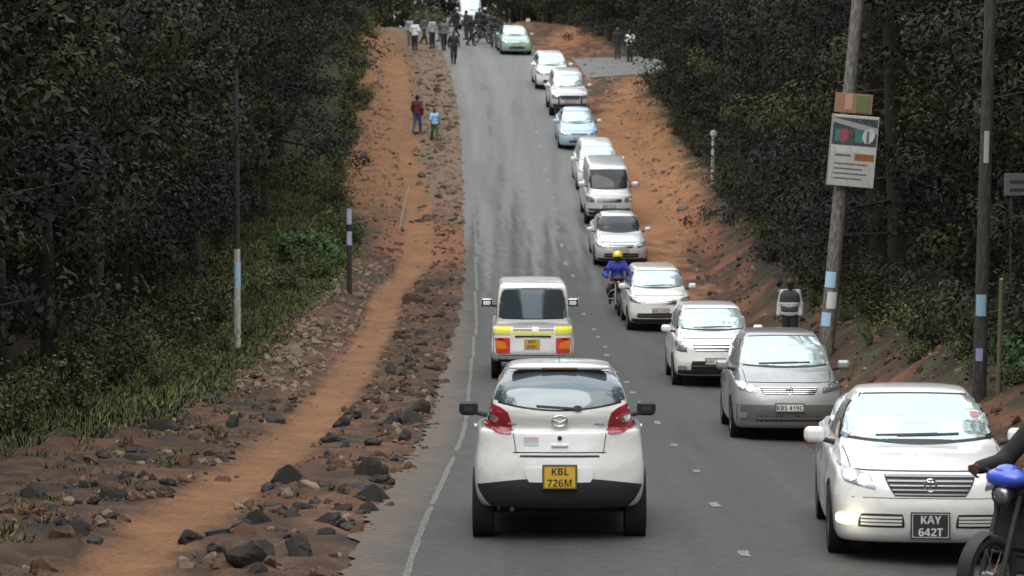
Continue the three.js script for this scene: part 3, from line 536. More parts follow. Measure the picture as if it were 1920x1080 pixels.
// the parts that every car shows; o.pos = [X, d of the end nearest the camera], away = driving away from the camera
function startCar(kind, name, label, paint, o) {
  const sh = shell(kind, P[kind]), p = sh.p, car = thing(name, label, o.category || 'car', o.group);
  part(car, 'body', sh.body, paint);
  for (const z of [p.axleF, p.axleR]) for (const s of [-1, 1]) {
    part(car, 'wheel_well', new THREE.CylinderGeometry(p.arch - .004, p.arch - .004, .2, 24, 1, true).rotateZ(Math.PI / 2).translate(s * (sh.w - .12), p.wheelR + .015, z), M.well);
    wheel(car, s * (sh.w - .115), z, p.wheelR, .2, o.rim || M.rim, 5);
  }
  const hl = p.L / 2, dC = o.pos[1] + hl, X = o.pos[0], dir = o.away ? -1 : 1;
  const m = (roadY(X, dC - 1.3) - roadY(X, dC + 1.3)) / 2.6, c = (mid(dC - 2) - mid(dC + 2)) / 4, turn = o.turn || 0;
  const fwd = new THREE.Vector3((c + turn) * dir, m * dir, dir).normalize(), side = UP.clone().cross(fwd).normalize(), up = fwd.clone().cross(side);
  car.quaternion.setFromRotationMatrix(new THREE.Matrix4().makeBasis(side, up, fwd));
  car.position.set(X + (c + turn) * -hl * 1, (roadY(X, dC - 1.3) + roadY(X, dC + 1.3)) / 2 + .004, -dC);
  return { car, sh, p };
}
function sideGlass(car, sh, spans, y0, y1, mat) {
  for (const s of ['+x', '-x']) for (const [a, b, at, bt] of spans) part(car, 'side_window', panel(sh, s, [[b, y0], [a, y0], [at, y1], [bt, y1]], { nu: 8, nv: 5, round: .15, off: .005 }), mat);
}
function seamLine(car, sh, ax, a, b, wdt = .008) { // dark surface strip painting the shade of a gap between body panels
  const dx = b[0] - a[0], dy = b[1] - a[1], l = Math.hypot(dx, dy), nx = -dy / l * wdt / 2, ny = dx / l * wdt / 2;
  part(car, 'gap_shade_strip', panel(sh, ax, [[a[0] - nx, a[1] - ny], [b[0] - nx, b[1] - ny], [b[0] + nx, b[1] + ny], [a[0] + nx, a[1] + ny]], { nu: 14, nv: 1, round: 0, off: .0025, depth: .006 }), M.trim);
}
function frontFace(o, c) { // lamps, grille, intake, windscreen, from numbers in c (heights and half widths in metres)
  const { car, sh, p } = o;
  const ws = c.screen; // [bottom half width, bottom y, top half width, top y]
  const w = part(car, 'windscreen', panel(sh, '+z', [[-ws[0], ws[1]], [ws[0], ws[1]], [ws[2], ws[3]], [-ws[2], ws[3]]], { nu: 20, nv: 10, round: .1, bend: [-(c.screenDip ?? .03), 0, .015, 0] }), c.glass || glass);
  part(w, 'screen_seal', panel(sh, '+z', [[-ws[0] - .025, ws[1] - .02], [ws[0] + .025, ws[1] - .02], [ws[2] + .022, ws[3] + .018], [-ws[2] - .022, ws[3] + .018]], { nu: 20, nv: 10, round: .1, bend: [-(c.screenDip ?? .03), 0, .015, 0], off: .002 }), M.trim);
  for (const q of [-1, 1]) part(car, 'wiper', panel(sh, '+z', [[q * .1 - .3, ws[1] - .005], [q * .1 + .28, ws[1] + .015], [q * .1 + .28, ws[1] + .03], [q * .1 - .3, ws[1] + .012]], { nu: 10, nv: 1, round: 0, off: .014 }), M.trim);
  for (const s of [1, -1]) {
    const q = s > 0 ? c.lamp : mirrorC(c.lamp), h = part(car, 'headlight', panel(sh, '+z', q, { nu: 12, nv: 8, round: c.lampRound ?? .35, off: .008 }), M.lampBowl);
    const cx = (q[0][0] + q[1][0] + q[2][0] + q[3][0]) / 4, cy = (q[0][1] + q[1][1] + q[2][1] + q[3][1]) / 4, ww = Math.abs(q[1][0] - q[0][0]) * .19, hh = Math.abs(q[3][1] - q[0][1]) * .34;
    for (const k of [-1, 1]) { const x0 = cx + k * ww * 1.05, yk = cy + (Math.abs(x0) - Math.abs(cx)) * (c.lampTilt ?? .3); part(h, k * s > 0 ? 'lamp_lens' : 'indicator_lens', panel(sh, '+z', [[x0 - ww, yk - hh], [x0 + ww, yk - hh], [x0 + ww, yk + hh], [x0 - ww, yk + hh]], { nu: 8, nv: 8, round: .95, off: .014 }), M.lens); }
    if (c.fog) { const f = s > 0 ? c.fog : mirrorC(c.fog); part(car, 'fog_lamp', panel(sh, '+z', f, { nu: 8, nv: 6, round: .6, off: .01 }), c.fogLit && s < 0 ? c.fogLit : M.lens); }
  }
  const gq = c.grille; // [half width bottom, y bottom, half width top, y top, slats]
  const gr = part(car, 'grille', panel(sh, '+z', [[-gq[0], gq[1]], [gq[0], gq[1]], [gq[2], gq[3]], [-gq[2], gq[3]]], { nu: 16, nv: 6, round: .12, off: .004 }), M.trim);
  for (let i = 0; i < gq[4]; i++) { const t = (i + .5) / gq[4], y = lerp(gq[1], gq[3], t), hw = lerp(gq[0], gq[2], t) - .015, th = (gq[3] - gq[1]) / gq[4] * (c.slatFill ?? .3); part(gr, 'slat', panel(sh, '+z', [[-hw, y - th / 2], [hw, y - th / 2], [hw, y + th / 2], [-hw, y + th / 2]], { nu: 16, nv: 1, round: 0, off: .014 }), c.slat || M.chrome); }
  if (c.emblem) part(gr, 'emblem', join([new THREE.TorusGeometry(.05, .009, 6, 24).scale(1, 1.1, 1), rod([0, -.05, 0], [0, .05, 0], .008), rod([-.03, .03, 0], [.03, .03, 0], .008)]).translate(0, c.emblem, project(sh, '+z', 0, c.emblem).p.z + .022), M.chrome);
  for (const iq of c.intake || []) { const a = part(car, 'air_intake', panel(sh, '+z', [[iq[0], iq[2]], [iq[1], iq[2]], [iq[1] - .02, iq[3]], [iq[0] + .02, iq[3]]], { nu: 14, nv: 5, round: .15, off: .004 }), M.trim); for (let i = 0; i < (iq[4] || 0); i++) { const y = lerp(iq[2], iq[3], (i + 1) / (iq[4] + 1)); part(a, 'slat', panel(sh, '+z', [[iq[0] + .03, y - .009], [iq[1] - .03, y - .009], [iq[1] - .03, y + .009], [iq[0] + .03, y + .009]], { nu: 10, nv: 1, round: 0, off: .012 }), c.intakeSlat || M.steel); } }
  if (c.band) part(car, 'lower_bumper', panel(sh, '+z', [[-c.band[0], c.band[1]], [c.band[0], c.band[1]], [c.band[0], c.band[2]], [-c.band[0], c.band[2]]], { nu: 20, nv: 4, round: .05, off: .005 }), c.bandMat || M.plastic);
  const hz = c.hoodW ?? .62; seamLine(car, sh, '+z', [-hz, c.hoodY], [hz, c.hoodY], .01);
  for (const s of [-1, 1]) seamLine(car, sh, '+y', [s * hz, sh.F - .26], [s * (hz + .04), p.cowlZ - .02], .01);
  if (c.plate) { const h = project(sh, '+z', 0, c.plate[0]); plate(car, 0, c.plate[0], h.p.z + .02, c.plate[1], c.plate[2], 0, c.plate[3], 0, c.plate[4] || M.trim); }
}
const kbPlate = plateTexture(['KAY', '642T'], '#2b2c2e', '#c9cac8'), rearPlate = plateTexture(['KBL', '726M'], '#d2ab36', '#1b1608'), smallPlate = plateTexture(['KBS 419C'], '#d9d9d2', '#1a1a1a'), vanPlate = plateTexture(['KBP', '038Y'], '#c9a63c', '#3a2508');

// white hatchback ahead, seen from behind
{
  const o = startCar('hatch', 'hatchback_car', 'white hatchback seen from behind with yellow number plate, nearest car driving away', PAINT.white, { pos: [0.3, 25], away: true }), { car, sh } = o;
  const dark = darkGlass;
  const rw = part(car, 'rear_window', panel(sh, '-z', [[.64, 1.33], [-.64, 1.33], [-.515, 1.578], [.515, 1.578]], { nu: 22, nv: 12, round: .1, bend: [-.09, 0, .01, 0], off: .006 }), dark);
  part(rw, 'window_seal', panel(sh, '-z', [[.664, 1.315], [-.664, 1.315], [-.533, 1.588], [.533, 1.588]], { nu: 22, nv: 12, round: .1, bend: [-.09, 0, .01, 0], off: .002 }), M.trim);
  part(car, 'rear_wiper', panel(sh, '-z', [[.22, 1.262], [-.17, 1.235], [-.175, 1.255], [.22, 1.28]], { nu: 10, nv: 1, round: 0, off: .016 }), M.trim);
  part(car, 'wiper_boss', panel(sh, '-z', [[-.13, 1.225], [-.21, 1.225], [-.21, 1.275], [-.13, 1.275]], { nu: 8, nv: 6, round: .9, off: .02 }), M.trim);
  const sp = part(car, 'roof_spoiler', box(.96, .035, .14, 0, 1.625, -1.45, .016), PAINT.white);
  part(sp, 'brake_lamp', box(.34, .024, .02, 0, 1.618, -1.525, .008), M.brownLens);
  for (const s of [1, -1]) {
    const q = [[.735, 1.085], [.44, 1.0], [.475, 1.215], [.735, 1.3]], c = s > 0 ? q : mirrorC(q);
    const l = part(car, 'tail_light', panel(sh, '-z', c, { nu: 14, nv: 10, round: .42, off: .012, bend: [-.02, 0, .02, 0] }), M.red);
    const q2 = [[.655, 1.13], [.57, 1.11], [.58, 1.175], [.665, 1.2]], c2 = s > 0 ? q2 : mirrorC(q2);
    part(l, 'lamp_lens', panel(sh, '-z', c2, { nu: 8, nv: 6, round: .8, off: .018 }), M.lens);
  }
  part(car, 'lower_bumper', panel(sh, '-z', [[.66, .318], [-.66, .318], [-.8, .53], [.8, .53]], { nu: 26, nv: 8, round: .1, bend: [0, 0, .075, 0], off: .008 }), M.plastic);
  part(car, 'crease_shade_strip', panel(sh, '-z', [[.38, .795], [-.38, .795], [-.37, .815], [.37, .815]], { nu: 12, nv: 1, round: 0, off: .003 }), M.trim);  // dark strip laid on the surface, painting the shade of the bumper crease
  part(car, 'plate_surround', panel(sh, '-z', [[.3, .56], [-.3, .56], [-.34, .7], [.34, .7]], { nu: 12, nv: 5, round: .2, off: .014 }), PAINT.white);
  const emb = part(car, 'emblem', new THREE.TorusGeometry(.062, .009, 6, 24).scale(1.15, .8, 1).rotateY(Math.PI).translate(0, 1.135, project(sh, '-z', 0, 1.135).p.z - .012), M.chrome);
  part(emb, 'emblem_wing', join([rod([-.062, 1.15, 0], [0, 1.12, 0], .007), rod([.062, 1.15, 0], [0, 1.12, 0], .007)]).translate(0, 0, project(sh, '-z', 0, 1.135).p.z - .014), M.chrome);
  part(car, 'boot_lock', new THREE.CylinderGeometry(.022, .022, .02, 14).rotateX(Math.PI / 2).translate(0, .975, project(sh, '-z', 0, .975).p.z - .004), M.trim);
  part(car, 'boot_handle', box(.16, .03, .03, 0, .905, project(sh, '-z', 0, .905).p.z - .005, .01), PAINT.white);
  for (const [x, w2] of [[.44, .1], [-.37, .11]]) part(car, 'badge', box(w2, .016, .008, x, 1.105, project(sh, '-z', x, 1.105).p.z - .003, .003), M.steel);
  part(car, 'sticker', panel(sh, '-z', [[.34, .935], [.2, .935], [.2, .985], [.34, .985]], { nu: 4, nv: 2, round: 0, off: .003 }), M.sticker);
  part(car, 'sticker', panel(sh, '-z', [[.34, .9], [.2, .9], [.2, .93], [.34, .93]], { nu: 4, nv: 2, round: 0, off: .003 }), M.stickerBlue);
  plate(car, .0, .615, project(sh, '-z', 0, .615).p.z - .03, .31, .215, Math.PI, rearPlate);
  for (const s of [-1, 1]) { seamLine(car, sh, '-z', [s * .66, 1.31], [s * .52, 1.2]); seamLine(car, sh, '-z', [s * .44, 1.02], [s * .41, .83]); seamLine(car, sh, '-z', [s * .44, 1.04], [s * .46, 1.06]); }
  seamLine(car, sh, '-z', [-.44, .84], [.44, .84], .01);
  sideGlass(car, sh, [[.7, -.12, .38, -.12], [-.2, -1.05, -.2, -1.0]], 1.1, 1.5, dark);
  for (const s of ['+x', '-x']) { seamLine(car, sh, s, [-.16, .4], [-.16, 1.08]); part(car, 'door_handle', panel(sh, s, [[-.05, .95], [.1, .95], [.1, .985], [-.05, .985]], { nu: 5, nv: 2, round: .6, off: .03, depth: .04 }), PAINT.white); }
  mirrors(car, sh, 1.1, .72, M.trim, blackGlass, 1.05);
  part(car, 'aerial', rod([0, 1.62, -1.1], [0, 1.82, -1.3], .004, .002, 6), M.trim);
  part(car, 'exhaust', rod([.45, .3, -1.84], [.45, .3, -1.55], .024, .024, 12), M.plastic);
  part(car, 'windscreen', panel(sh, '+z', [[-.62, 1.12], [.62, 1.12], [.5, 1.45], [-.5, 1.45]], { nu: 14, nv: 8, round: .1 }), glass);
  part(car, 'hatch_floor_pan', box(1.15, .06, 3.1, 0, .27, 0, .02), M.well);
}
// white minibus ahead of it
function vanSides(car, sh, mat) {
  sideGlass(car, sh, [[1.55, .75, 1.2, .75], [.65, -.45, .65, -.45], [-.55, -2.0, -.55, -1.95]], 1.27, 1.76, mat);
  for (const s of ['+x', '-x']) { seamLine(car, sh, s, [.7, .42], [.7, 1.2]); seamLine(car, sh, s, [-.5, .42], [-.5, 1.2]); }
}
{
  const o = startCar('van', 'minibus', 'white minibus seen from behind with yellow stripe and orange tail lights', PAINT.white, { pos: [0.1, 53.5], away: true, category: 'minibus', rim: M.steel }), { car, sh } = o;
  const rw = part(car, 'rear_window', panel(sh, '-z', [[.71, 1.27], [-.71, 1.27], [-.6, 1.86], [.6, 1.86]], { nu: 18, nv: 10, round: .14, off: .006 }), darkGlass);
  part(rw, 'window_seal', panel(sh, '-z', [[.73, 1.25], [-.73, 1.25], [-.62, 1.88], [.62, 1.88]], { nu: 18, nv: 10, round: .14, off: .002 }), M.trim);
  part(car, 'stripe', panel(sh, '-z', [[.42, .95], [-.42, .95], [-.42, 1.0], [.42, 1.0]], { nu: 16, nv: 2, round: 0, off: .004 }), M.yellow);
  part(car, 'stripe', panel(sh, '-z', [[.4, 1.02], [.02, 1.02], [.02, 1.1], [.4, 1.1]], { nu: 10, nv: 2, round: 0, off: .004 }), M.grey);
  part(car, 'stripe', panel(sh, '-z', [[-.12, 1.02], [-.42, 1.02], [-.42, 1.1], [-.12, 1.1]], { nu: 10, nv: 2, round: 0, off: .004 }), M.grey);
  for (const s of [1, -1]) {
    const f = (c) => (s > 0 ? c : mirrorC(c));
    part(car, 'reflector', panel(sh, '-z', f([[.79, .97], [.45, .97], [.45, 1.11], [.79, 1.11]]), { nu: 8, nv: 3, round: .05, off: .005 }), M.yellow);
    part(car, 'reflector', panel(sh, '-z', f([[.81, .935], [.45, .935], [.45, .96], [.81, .96]]), { nu: 8, nv: 1, round: 0, off: .005 }), M.sticker);
    const l = part(car, 'tail_light', panel(sh, '-z', f([[.735, .575], [.46, .575], [.46, .885], [.765, .885]]), { nu: 8, nv: 8, round: .12, off: .012 }), M.redBright);
    part(l, 'indicator_lens', panel(sh, '-z', f([[.74, .66], [.5, .66], [.56, .8], [.76, .83]]), { nu: 6, nv: 5, round: .4, off: .017 }), M.orange);
    part(l, 'reversing_lens', panel(sh, '-z', f([[.7, .84], [.58, .84], [.58, .87], [.7, .87]]), { nu: 4, nv: 2, round: .3, off: .016 }), M.brownLens);
  }
  part(car, 'garnish', panel(sh, '-z', [[.37, .895], [-.37, .895], [-.36, .93], [.36, .93]], { nu: 12, nv: 2, round: .1, off: .016 }), M.trim);
  plate(car, 0.02, .76, project(sh, '-z', 0, .76).p.z - .014, .3, .19, Math.PI, vanPlate, 0, M.plateWhite);
  part(car, 'lower_bumper', panel(sh, '-z', [[.76, .38], [-.76, .38], [-.79, .45], [.79, .45]], { nu: 16, nv: 3, round: .1, off: .006 }), M.plastic);
  seamLine(car, sh, '-z', [-.78, .53], [.78, .53], .012); seamLine(car, sh, '-z', [0.0, 1.0], [0.0, .93], .01);
  for (const s of [-1, 1]) seamLine(car, sh, '-z', [s * .79, .55], [s * .79, 1.2], .01);
  vanSides(car, sh, blackGlass); mirrors(car, sh, 1.38, 1.55, PAINT.white, blackGlass, 1.35);
  part(car, 'windscreen', panel(sh, '+z', [[-.72, 1.28], [.72, 1.28], [.62, 1.86], [-.62, 1.86]], { nu: 14, nv: 8, round: .12 }), glass);
}
// oncoming cars, nearest first
{
  const glow = new THREE.MeshStandardMaterial({ color: rgb(.8, .78, .6), emissive: rgb(1, .86, .48), emissiveIntensity: 1.6, roughness: .3 });
  const o = startCar('sedan', 'sedan_car', 'large white sedan with barred grille and one lit fog lamp, nearest oncoming car', PAINT.white, { pos: [3.58, 23.6], turn: -.07 }), { car, sh } = o;
  frontFace(o, { screen: [.735, 1.035, .56, 1.385], screenDip: .035, lamp: [[.47, .665], [.76, .73], [.8, .86], [.52, .79]], lampTilt: .25, lampRound: .3, grille: [.32, .615, .42, .80, 5], emblem: .715, slatFill: .34, slat: M.steel, fog: [[.66, .35], [.82, .355], [.82, .45], [.66, .455]], fogLit: glow, intake: [[-.64, -.22, .335, .46, 3], [.22, .64, .335, .46, 3]], intakeSlat: PAINT.white, plate: [.36, .33, .22, kbPlate], hoodY: .825, hoodW: .68 });
  sideGlass(car, sh, [[.82, -.1, .5, -.1], [-.18, -1.2, -.18, -.95]], 1.0, 1.33, darkGlass);
  for (const s of ['+x', '-x']) { seamLine(car, sh, s, [-.14, .34], [-.14, .97]); seamLine(car, sh, s, [.95, .34], [.9, .95]); }
  mirrors(car, sh, 1.03, .62, PAINT.white, blackGlass, 1.1);
  seamLine(car, sh, '+z', [-.8, .6], [.8, .6], .006);
  part(car, 'windscreen_sticker', panel(sh, '+z', [[.52, 1.2], [.59, 1.2], [.575, 1.25], [.505, 1.25]], { nu: 3, nv: 2, round: 0, off: .009 }), std(.5, .2, .24, .6)); part(car, 'windscreen_sticker', panel(sh, '+z', [[.47, 1.27], [.55, 1.27], [.54, 1.32], [.46, 1.32]], { nu: 3, nv: 2, round: 0, off: .009 }), M.plateWhite);
  const fl = new THREE.PointLight(rgb(1, .92, .65), .05, 0, 2); fl.position.set(-.74, .4, sh.F + .03); fl.castShadow = true; car.add(fl); fl.name = 'fog_lamp_light';
  part(car, 'rear_window', panel(sh, '-z', [[.6, 1.12], [-.6, 1.12], [-.5, 1.38], [.5, 1.38]], { nu: 12, nv: 6 }), darkGlass);
}
function oncoming(kind, name, label, paint, pos, c, o = {}) {
  const q = startCar(kind, name, label, paint, { pos, turn: o.turn || 0, category: o.category, rim: o.rim }), { car, sh, p } = q;
  frontFace(q, c);
  if (kind === 'van') vanSides(car, sh, blackGlass);
  else { sideGlass(car, sh, [[p.roofF + .42, -.1, p.roofF + .08, -.1], [-.18, p.roofR + .1, -.18, p.roofR + .2]], p.belt + .06, p.H - .14, darkGlass); for (const s of ['+x', '-x']) { seamLine(car, sh, s, [-.14, p.gc + .14], [-.14, p.belt]); seamLine(car, sh, s, [p.roofF + .62, p.gc + .14], [p.roofF + .6, p.belt - .02]); } }
  mirrors(car, sh, p.belt + (kind === 'van' ? .2 : .07), p.roofF + .34, o.mirror || paint, blackGlass, o.mirrorSize || 1.05);
  return q;
}
oncoming('mpv', 'family_car', 'silver people carrier with dark lower bumper, second oncoming car', PAINT.silver, [3.9, 39.6], { screen: [.7, 1.12, .56, 1.5], lamp: [[.48, .72], [.76, .78], [.78, .92], [.5, .82]], lampTilt: .3, grille: [.38, .71, .44, .82, 4], emblem: .765, fog: [[.62, .36], [.76, .36], [.76, .44], [.62, .44]], intake: [[-.5, .5, .3, .4, 1]], band: [.78, .3, .56], bandMat: PAINT.lowgrey, hoodY: .88, plate: [.52, .42, .12, smallPlate] }, { turn: -.03 });
oncoming('wagon', 'estate_car', 'white estate car with three-bar grille and black lower bumper, third oncoming car', PAINT.white, [3.7, 52.3], { screen: [.69, 1.13, .57, 1.47], lamp: [[.56, .7], [.78, .73], [.78, .95], [.58, .9]], lampTilt: 0, grille: [.42, .72, .46, .9, 3], slatFill: .5, fog: [[.56, .36], [.74, .36], [.74, .45], [.56, .45]], intake: [[-.5, .5, .34, .54, 1]], band: [.74, .27, .36], hoodY: .965, plate: [.53, .42, .12, smallPlate] }, { turn: -.02 });
oncoming('wagon', 'estate_car', 'plain white estate car with slim chrome grille, fourth oncoming car beside the motorcyclist', PAINT.cream, [3.43, 68.8], { screen: [.69, 1.13, .57, 1.47], lamp: [[.5, .76], [.77, .8], [.78, .93], [.52, .9]], lampTilt: .1, grille: [.4, .74, .42, .86, 3], slatFill: .6, intake: [[-.62, .62, .4, .52, 1]], band: [.74, .26, .37], hoodY: .95, plate: [.58, .42, .11, smallPlate] }, {});
oncoming('saloon', 'sedan_car', 'dull white sedan with dark windscreen behind the motorcyclist', PAINT.dull, [2.92, 83.2], { screen: [.7, 1.02, .56, 1.36], glass: blackGlass, lamp: [[.48, .64], [.76, .68], [.78, .8], [.5, .76]], grille: [.34, .64, .4, .75, 3], intake: [[-.55, .55, .34, .48, 1]], band: [.74, .22, .32], hoodY: .8, plate: [.55, .42, .11, smallPlate] }, {});
oncoming('van', 'minibus', 'oncoming dull white minibus with dark windscreen and dark bumper', PAINT.dull, [2.8, 91.7], { screen: [.72, 1.28, .63, 1.84], glass: blackGlass, screenDip: .02, lamp: [[.5, .84], [.78, .86], [.79, 1.04], [.54, 1.0]], lampTilt: .1, grille: [.42, .84, .42, .96, 3], intake: [[-.4, .4, .5, .6, 1]], band: [.78, .36, .64], hoodY: 1.06, hoodW: .68, plate: [.7, .42, .11, smallPlate] }, { category: 'minibus', mirrorSize: 1.35, rim: M.steel });
oncoming('mpv', 'family_car', 'plain white car directly behind the oncoming minibus', PAINT.white, [2.68, 100.1], { screen: [.7, 1.12, .56, 1.5], lamp: [[.48, .72], [.76, .78], [.78, .9], [.5, .82]], grille: [.38, .71, .44, .8, 3], intake: [[-.5, .5, .3, .42, 1]], hoodY: .88, plate: [.52, .42, .11, smallPlate] }, {});
oncoming('saloon', 'sedan_car', 'light blue sedan climbing in the queue', PAINT.skyblue, [2.1, 110.2], { screen: [.7, 1.02, .56, 1.36], lamp: [[.48, .64], [.76, .68], [.78, .79], [.5, .75]], grille: [.3, .66, .36, .73, 2], slat: M.steel, intake: [[-.42, .42, .34, .44, 1]], hoodY: .8, plate: [.5, .42, .11, smallPlate] }, {});
{
  const q = oncoming('suv', 'off_road_car', 'raised dull white off-road car with black bull bar', PAINT.dull, [1.87, 119.4], { screen: [.72, 1.26, .62, 1.66], lamp: [[.52, .84], [.78, .86], [.78, 1.0], [.52, .98]], lampTilt: 0, grille: [.42, .82, .44, 1.0, 4], slat: M.steel, band: [.82, .46, .62], hoodY: 1.06, plate: [.7, .42, .11, smallPlate] }, { rim: M.steel });
  const z = q.sh.F + .09; part(q.car, 'bull_bar', join([rod([-.62, .6, z], [.62, .6, z], .035), rod([-.5, .98, z], [.5, .98, z], .028), rod([-.5, .5, z], [-.5, .98, z], .03), rod([.5, .5, z], [.5, .98, z], .03), rod([-.5, .6, z], [-.5, .6, z - .3], .03), rod([.5, .6, z], [.5, .6, z - .3], .03)]), M.trim);
}
oncoming('wagon', 'estate_car', 'white car behind the raised off-road car', PAINT.white, [1.22, 128.6], { screen: [.69, 1.13, .57, 1.47], lamp: [[.5, .74], [.77, .8], [.78, .93], [.52, .9]], grille: [.4, .74, .42, .84, 2], intake: [[-.5, .5, .38, .52, 1]], hoodY: .95, plate: [.58, .42, .11, smallPlate] }, {});
oncoming('saloon', 'sedan_car', 'dark green sedan near the top of the hill', PAINT.green, [-.6, 143], { screen: [.7, 1.02, .56, 1.36], lamp: [[.48, .64], [.76, .68], [.78, .79], [.5, .75]], grille: [.34, .66, .38, .75, 3], intake: [[-.42, .42, .34, .46, 1]], hoodY: .8, plate: [.54, .42, .11, smallPlate] }, {});
oncoming('van', 'minibus', 'white minibus cresting the hill behind the people on the road', PAINT.white, [-3.7, 176], { screen: [.72, 1.28, .63, 1.84], lamp: [[.5, .84], [.78, .86], [.79, 1.04], [.54, 1.0]], grille: [.42, .84, .42, .96, 3], band: [.78, .36, .64], hoodY: 1.06, hoodW: .68, plate: [.7, .42, .11, smallPlate] }, { category: 'minibus' });

// ---------------------------------------------------------------- people
function surfaceNets(f, lo, hi, cell) {
  const n = [0, 1, 2].map((k) => Math.ceil((hi[k] - lo[k]) / cell) + 1), [nx, ny, nz] = n, V = new Float32Array(nx * ny * nz), at = (i, j, k) => i + nx * (j + ny * k);
  for (let k = 0; k < nz; k++) for (let j = 0; j < ny; j++) for (let i = 0; i < nx; i++) V[at(i, j, k)] = f(lo[0] + i * cell, lo[1] + j * cell, lo[2] + k * cell);
  const id = new Int32Array(nx * ny * nz).fill(-1), pos = [], idx = [];
  for (let k = 0; k < nz - 1; k++) for (let j = 0; j < ny - 1; j++) for (let i = 0; i < nx - 1; i++) {
    let c = 0, x = 0, y = 0, z = 0; const q = (a, b) => { const va = V[at(i + a[0], j + a[1], k + a[2])], vb = V[at(i + b[0], j + b[1], k + b[2])]; if (va < 0 !== vb < 0) { const t = va / (va - vb); x += lerp(a[0], b[0], t); y += lerp(a[1], b[1], t); z += lerp(a[2], b[2], t); c++; } };
    for (let a = 0; a < 2; a++) for (let b = 0; b < 2; b++) { q([0, a, b], [1, a, b]); q([a, 0, b], [a, 1, b]); q([a, b, 0], [a, b, 1]); }
    if (c) { id[at(i, j, k)] = pos.length / 3; pos.push(lo[0] + (i + x / c) * cell, lo[1] + (j + y / c) * cell, lo[2] + (k + z / c) * cell); }
  }
  const quad = (a, b, c, d, flip) => { if (a < 0 || b < 0 || c < 0 || d < 0) return; flip ? idx.push(a, c, b, a, d, c) : idx.push(a, b, c, a, c, d); };
  for (let k = 1; k < nz - 1; k++) for (let j = 1; j < ny - 1; j++) for (let i = 1; i < nx - 1; i++) {
    const s = V[at(i, j, k)] < 0;
    if (s !== V[at(i + 1, j, k)] < 0) quad(id[at(i, j - 1, k - 1)], id[at(i, j, k - 1)], id[at(i, j, k)], id[at(i, j - 1, k)], !s);
    if (s !== V[at(i, j + 1, k)] < 0) quad(id[at(i - 1, j, k - 1)], id[at(i - 1, j, k)], id[at(i, j, k)], id[at(i, j, k - 1)], !s);
    if (s !== V[at(i, j, k + 1)] < 0) quad(id[at(i - 1, j - 1, k)], id[at(i, j - 1, k)], id[at(i, j, k)], id[at(i - 1, j, k)], !s);
  }
  return geoFrom(pos, idx);
}
function capsule(x, y, z, a, b, ra, rb) { const dx = b[0] - a[0], dy = b[1] - a[1], dz = b[2] - a[2], l = dx * dx + dy * dy + dz * dz, t = l ? clamp(((x - a[0]) * dx + (y - a[1]) * dy + (z - a[2]) * dz) / l, 0, 1) : 0; return Math.hypot(x - a[0] - dx * t, y - a[1] - dy * t, z - a[2] - dz * t) - lerp(ra, rb, t); }
const bones = (list, k = .03) => (x, y, z) => { let d = 9; for (const b of list) { const e = capsule(x, y, z, ...b), h = clamp(.5 + .5 * (d - e) / k, 0, 1); d = lerp(d, e, h) - k * h * (1 - h); } return d; };
function boxOf(list, pad) { const lo = [9, 9, 9], hi = [-9, -9, -9]; for (const [a, b, ra, rb] of list) for (const q of [a, b]) for (let k = 0; k < 3; k++) { lo[k] = Math.min(lo[k], q[k] - Math.max(ra, rb) - pad); hi[k] = Math.max(hi[k], q[k] + Math.max(ra, rb) + pad); } return [lo, hi]; }
function handGeo(w, e, s, grip) { // palm and five bent fingers continuing the forearm
  const D = new THREE.Vector3(w[0] - e[0], w[1] - e[1], w[2] - e[2]).normalize(), side = new THREE.Vector3(0, 0, 1).cross(D).normalize(), Fw = D.clone().cross(side), W = new THREE.Vector3(...w), out = [];
  const p = (l, q, f) => { const v = W.clone().addScaledVector(D, l).addScaledVector(Fw, q).addScaledVector(side, f * s); return [v.x, v.y, v.z]; };
  out.push(rod(p(-.02, 0, 0), p(.085, 0, 0), .027, .036, 8));
  if (grip) { for (const f of [-.033, -.011, .011, .033]) { const a = p(.07, f, 0), b2 = p(.105, f, 0); out.push(rod(a, b2, .0105, .01, 6), rod(b2, [b2[0], b2[1] - .035, b2[2] - .004], .01, .009, 6), rod([b2[0], b2[1] - .035, b2[2] - .004], [b2[0], b2[1] - .04, b2[2] - .035], .009, .008, 6)); } const q = p(.03, .036, 0); out.push(rod(q, [q[0], q[1] - .03, q[2] + .02], .012, .01, 6)); return out; }
  [[-.03, .075], [-.011, .085], [.01, .08], [.028, .062]].forEach(([q, l]) => { out.push(rod(p(.075, q, 0), p(.075 + l * .55, q, -.008), .0095, .0085, 6), rod(p(.075 + l * .55, q, -.008), p(.075 + l, q, -.03), .0085, .007, 6)); });
  out.push(rod(p(.015, .03, -.005), p(.055, .055, -.015), .011, .01, 6), rod(p(.055, .055, -.015), p(.085, .056, -.026), .01, .008, 6));
  return out;
}
const POSES = {
  stand: {}, walk: { hipShift: .02, legs: [[.1, .49, .1, .1, .09, .2], [.1, .5, -.04, .1, .13, -.3]], arms: [[.25, 1.13, -.13, .26, .92, -.06], [.25, 1.13, .08, .25, .95, .25]] },
  walkB: { hipShift: .02, legs: [[.1, .5, -.04, .1, .13, -.28], [.1, .49, .1, .1, .09, .2]], arms: [[.25, 1.13, .08, .25, .95, .25], [.25, 1.13, -.13, .26, .92, -.06]] },
  arms: { arms: [[.26, 1.14, -.02, .12, 1.08, .2], [.26, 1.14, -.02, .16, 1.05, .2]] },
  ride: { pelvis: [.86, -.2], chest: [1.24, -.1], head: [1.56, -.02], legs: [[.24, .66, .2, .2, .34, .02], [.24, .66, .2, .2, .34, .02]], arms: [[.36, 1.06, .04, .33, 1.04, .38], [.36, 1.06, .04, .33, 1.04, .38]], feet: .12 },
};
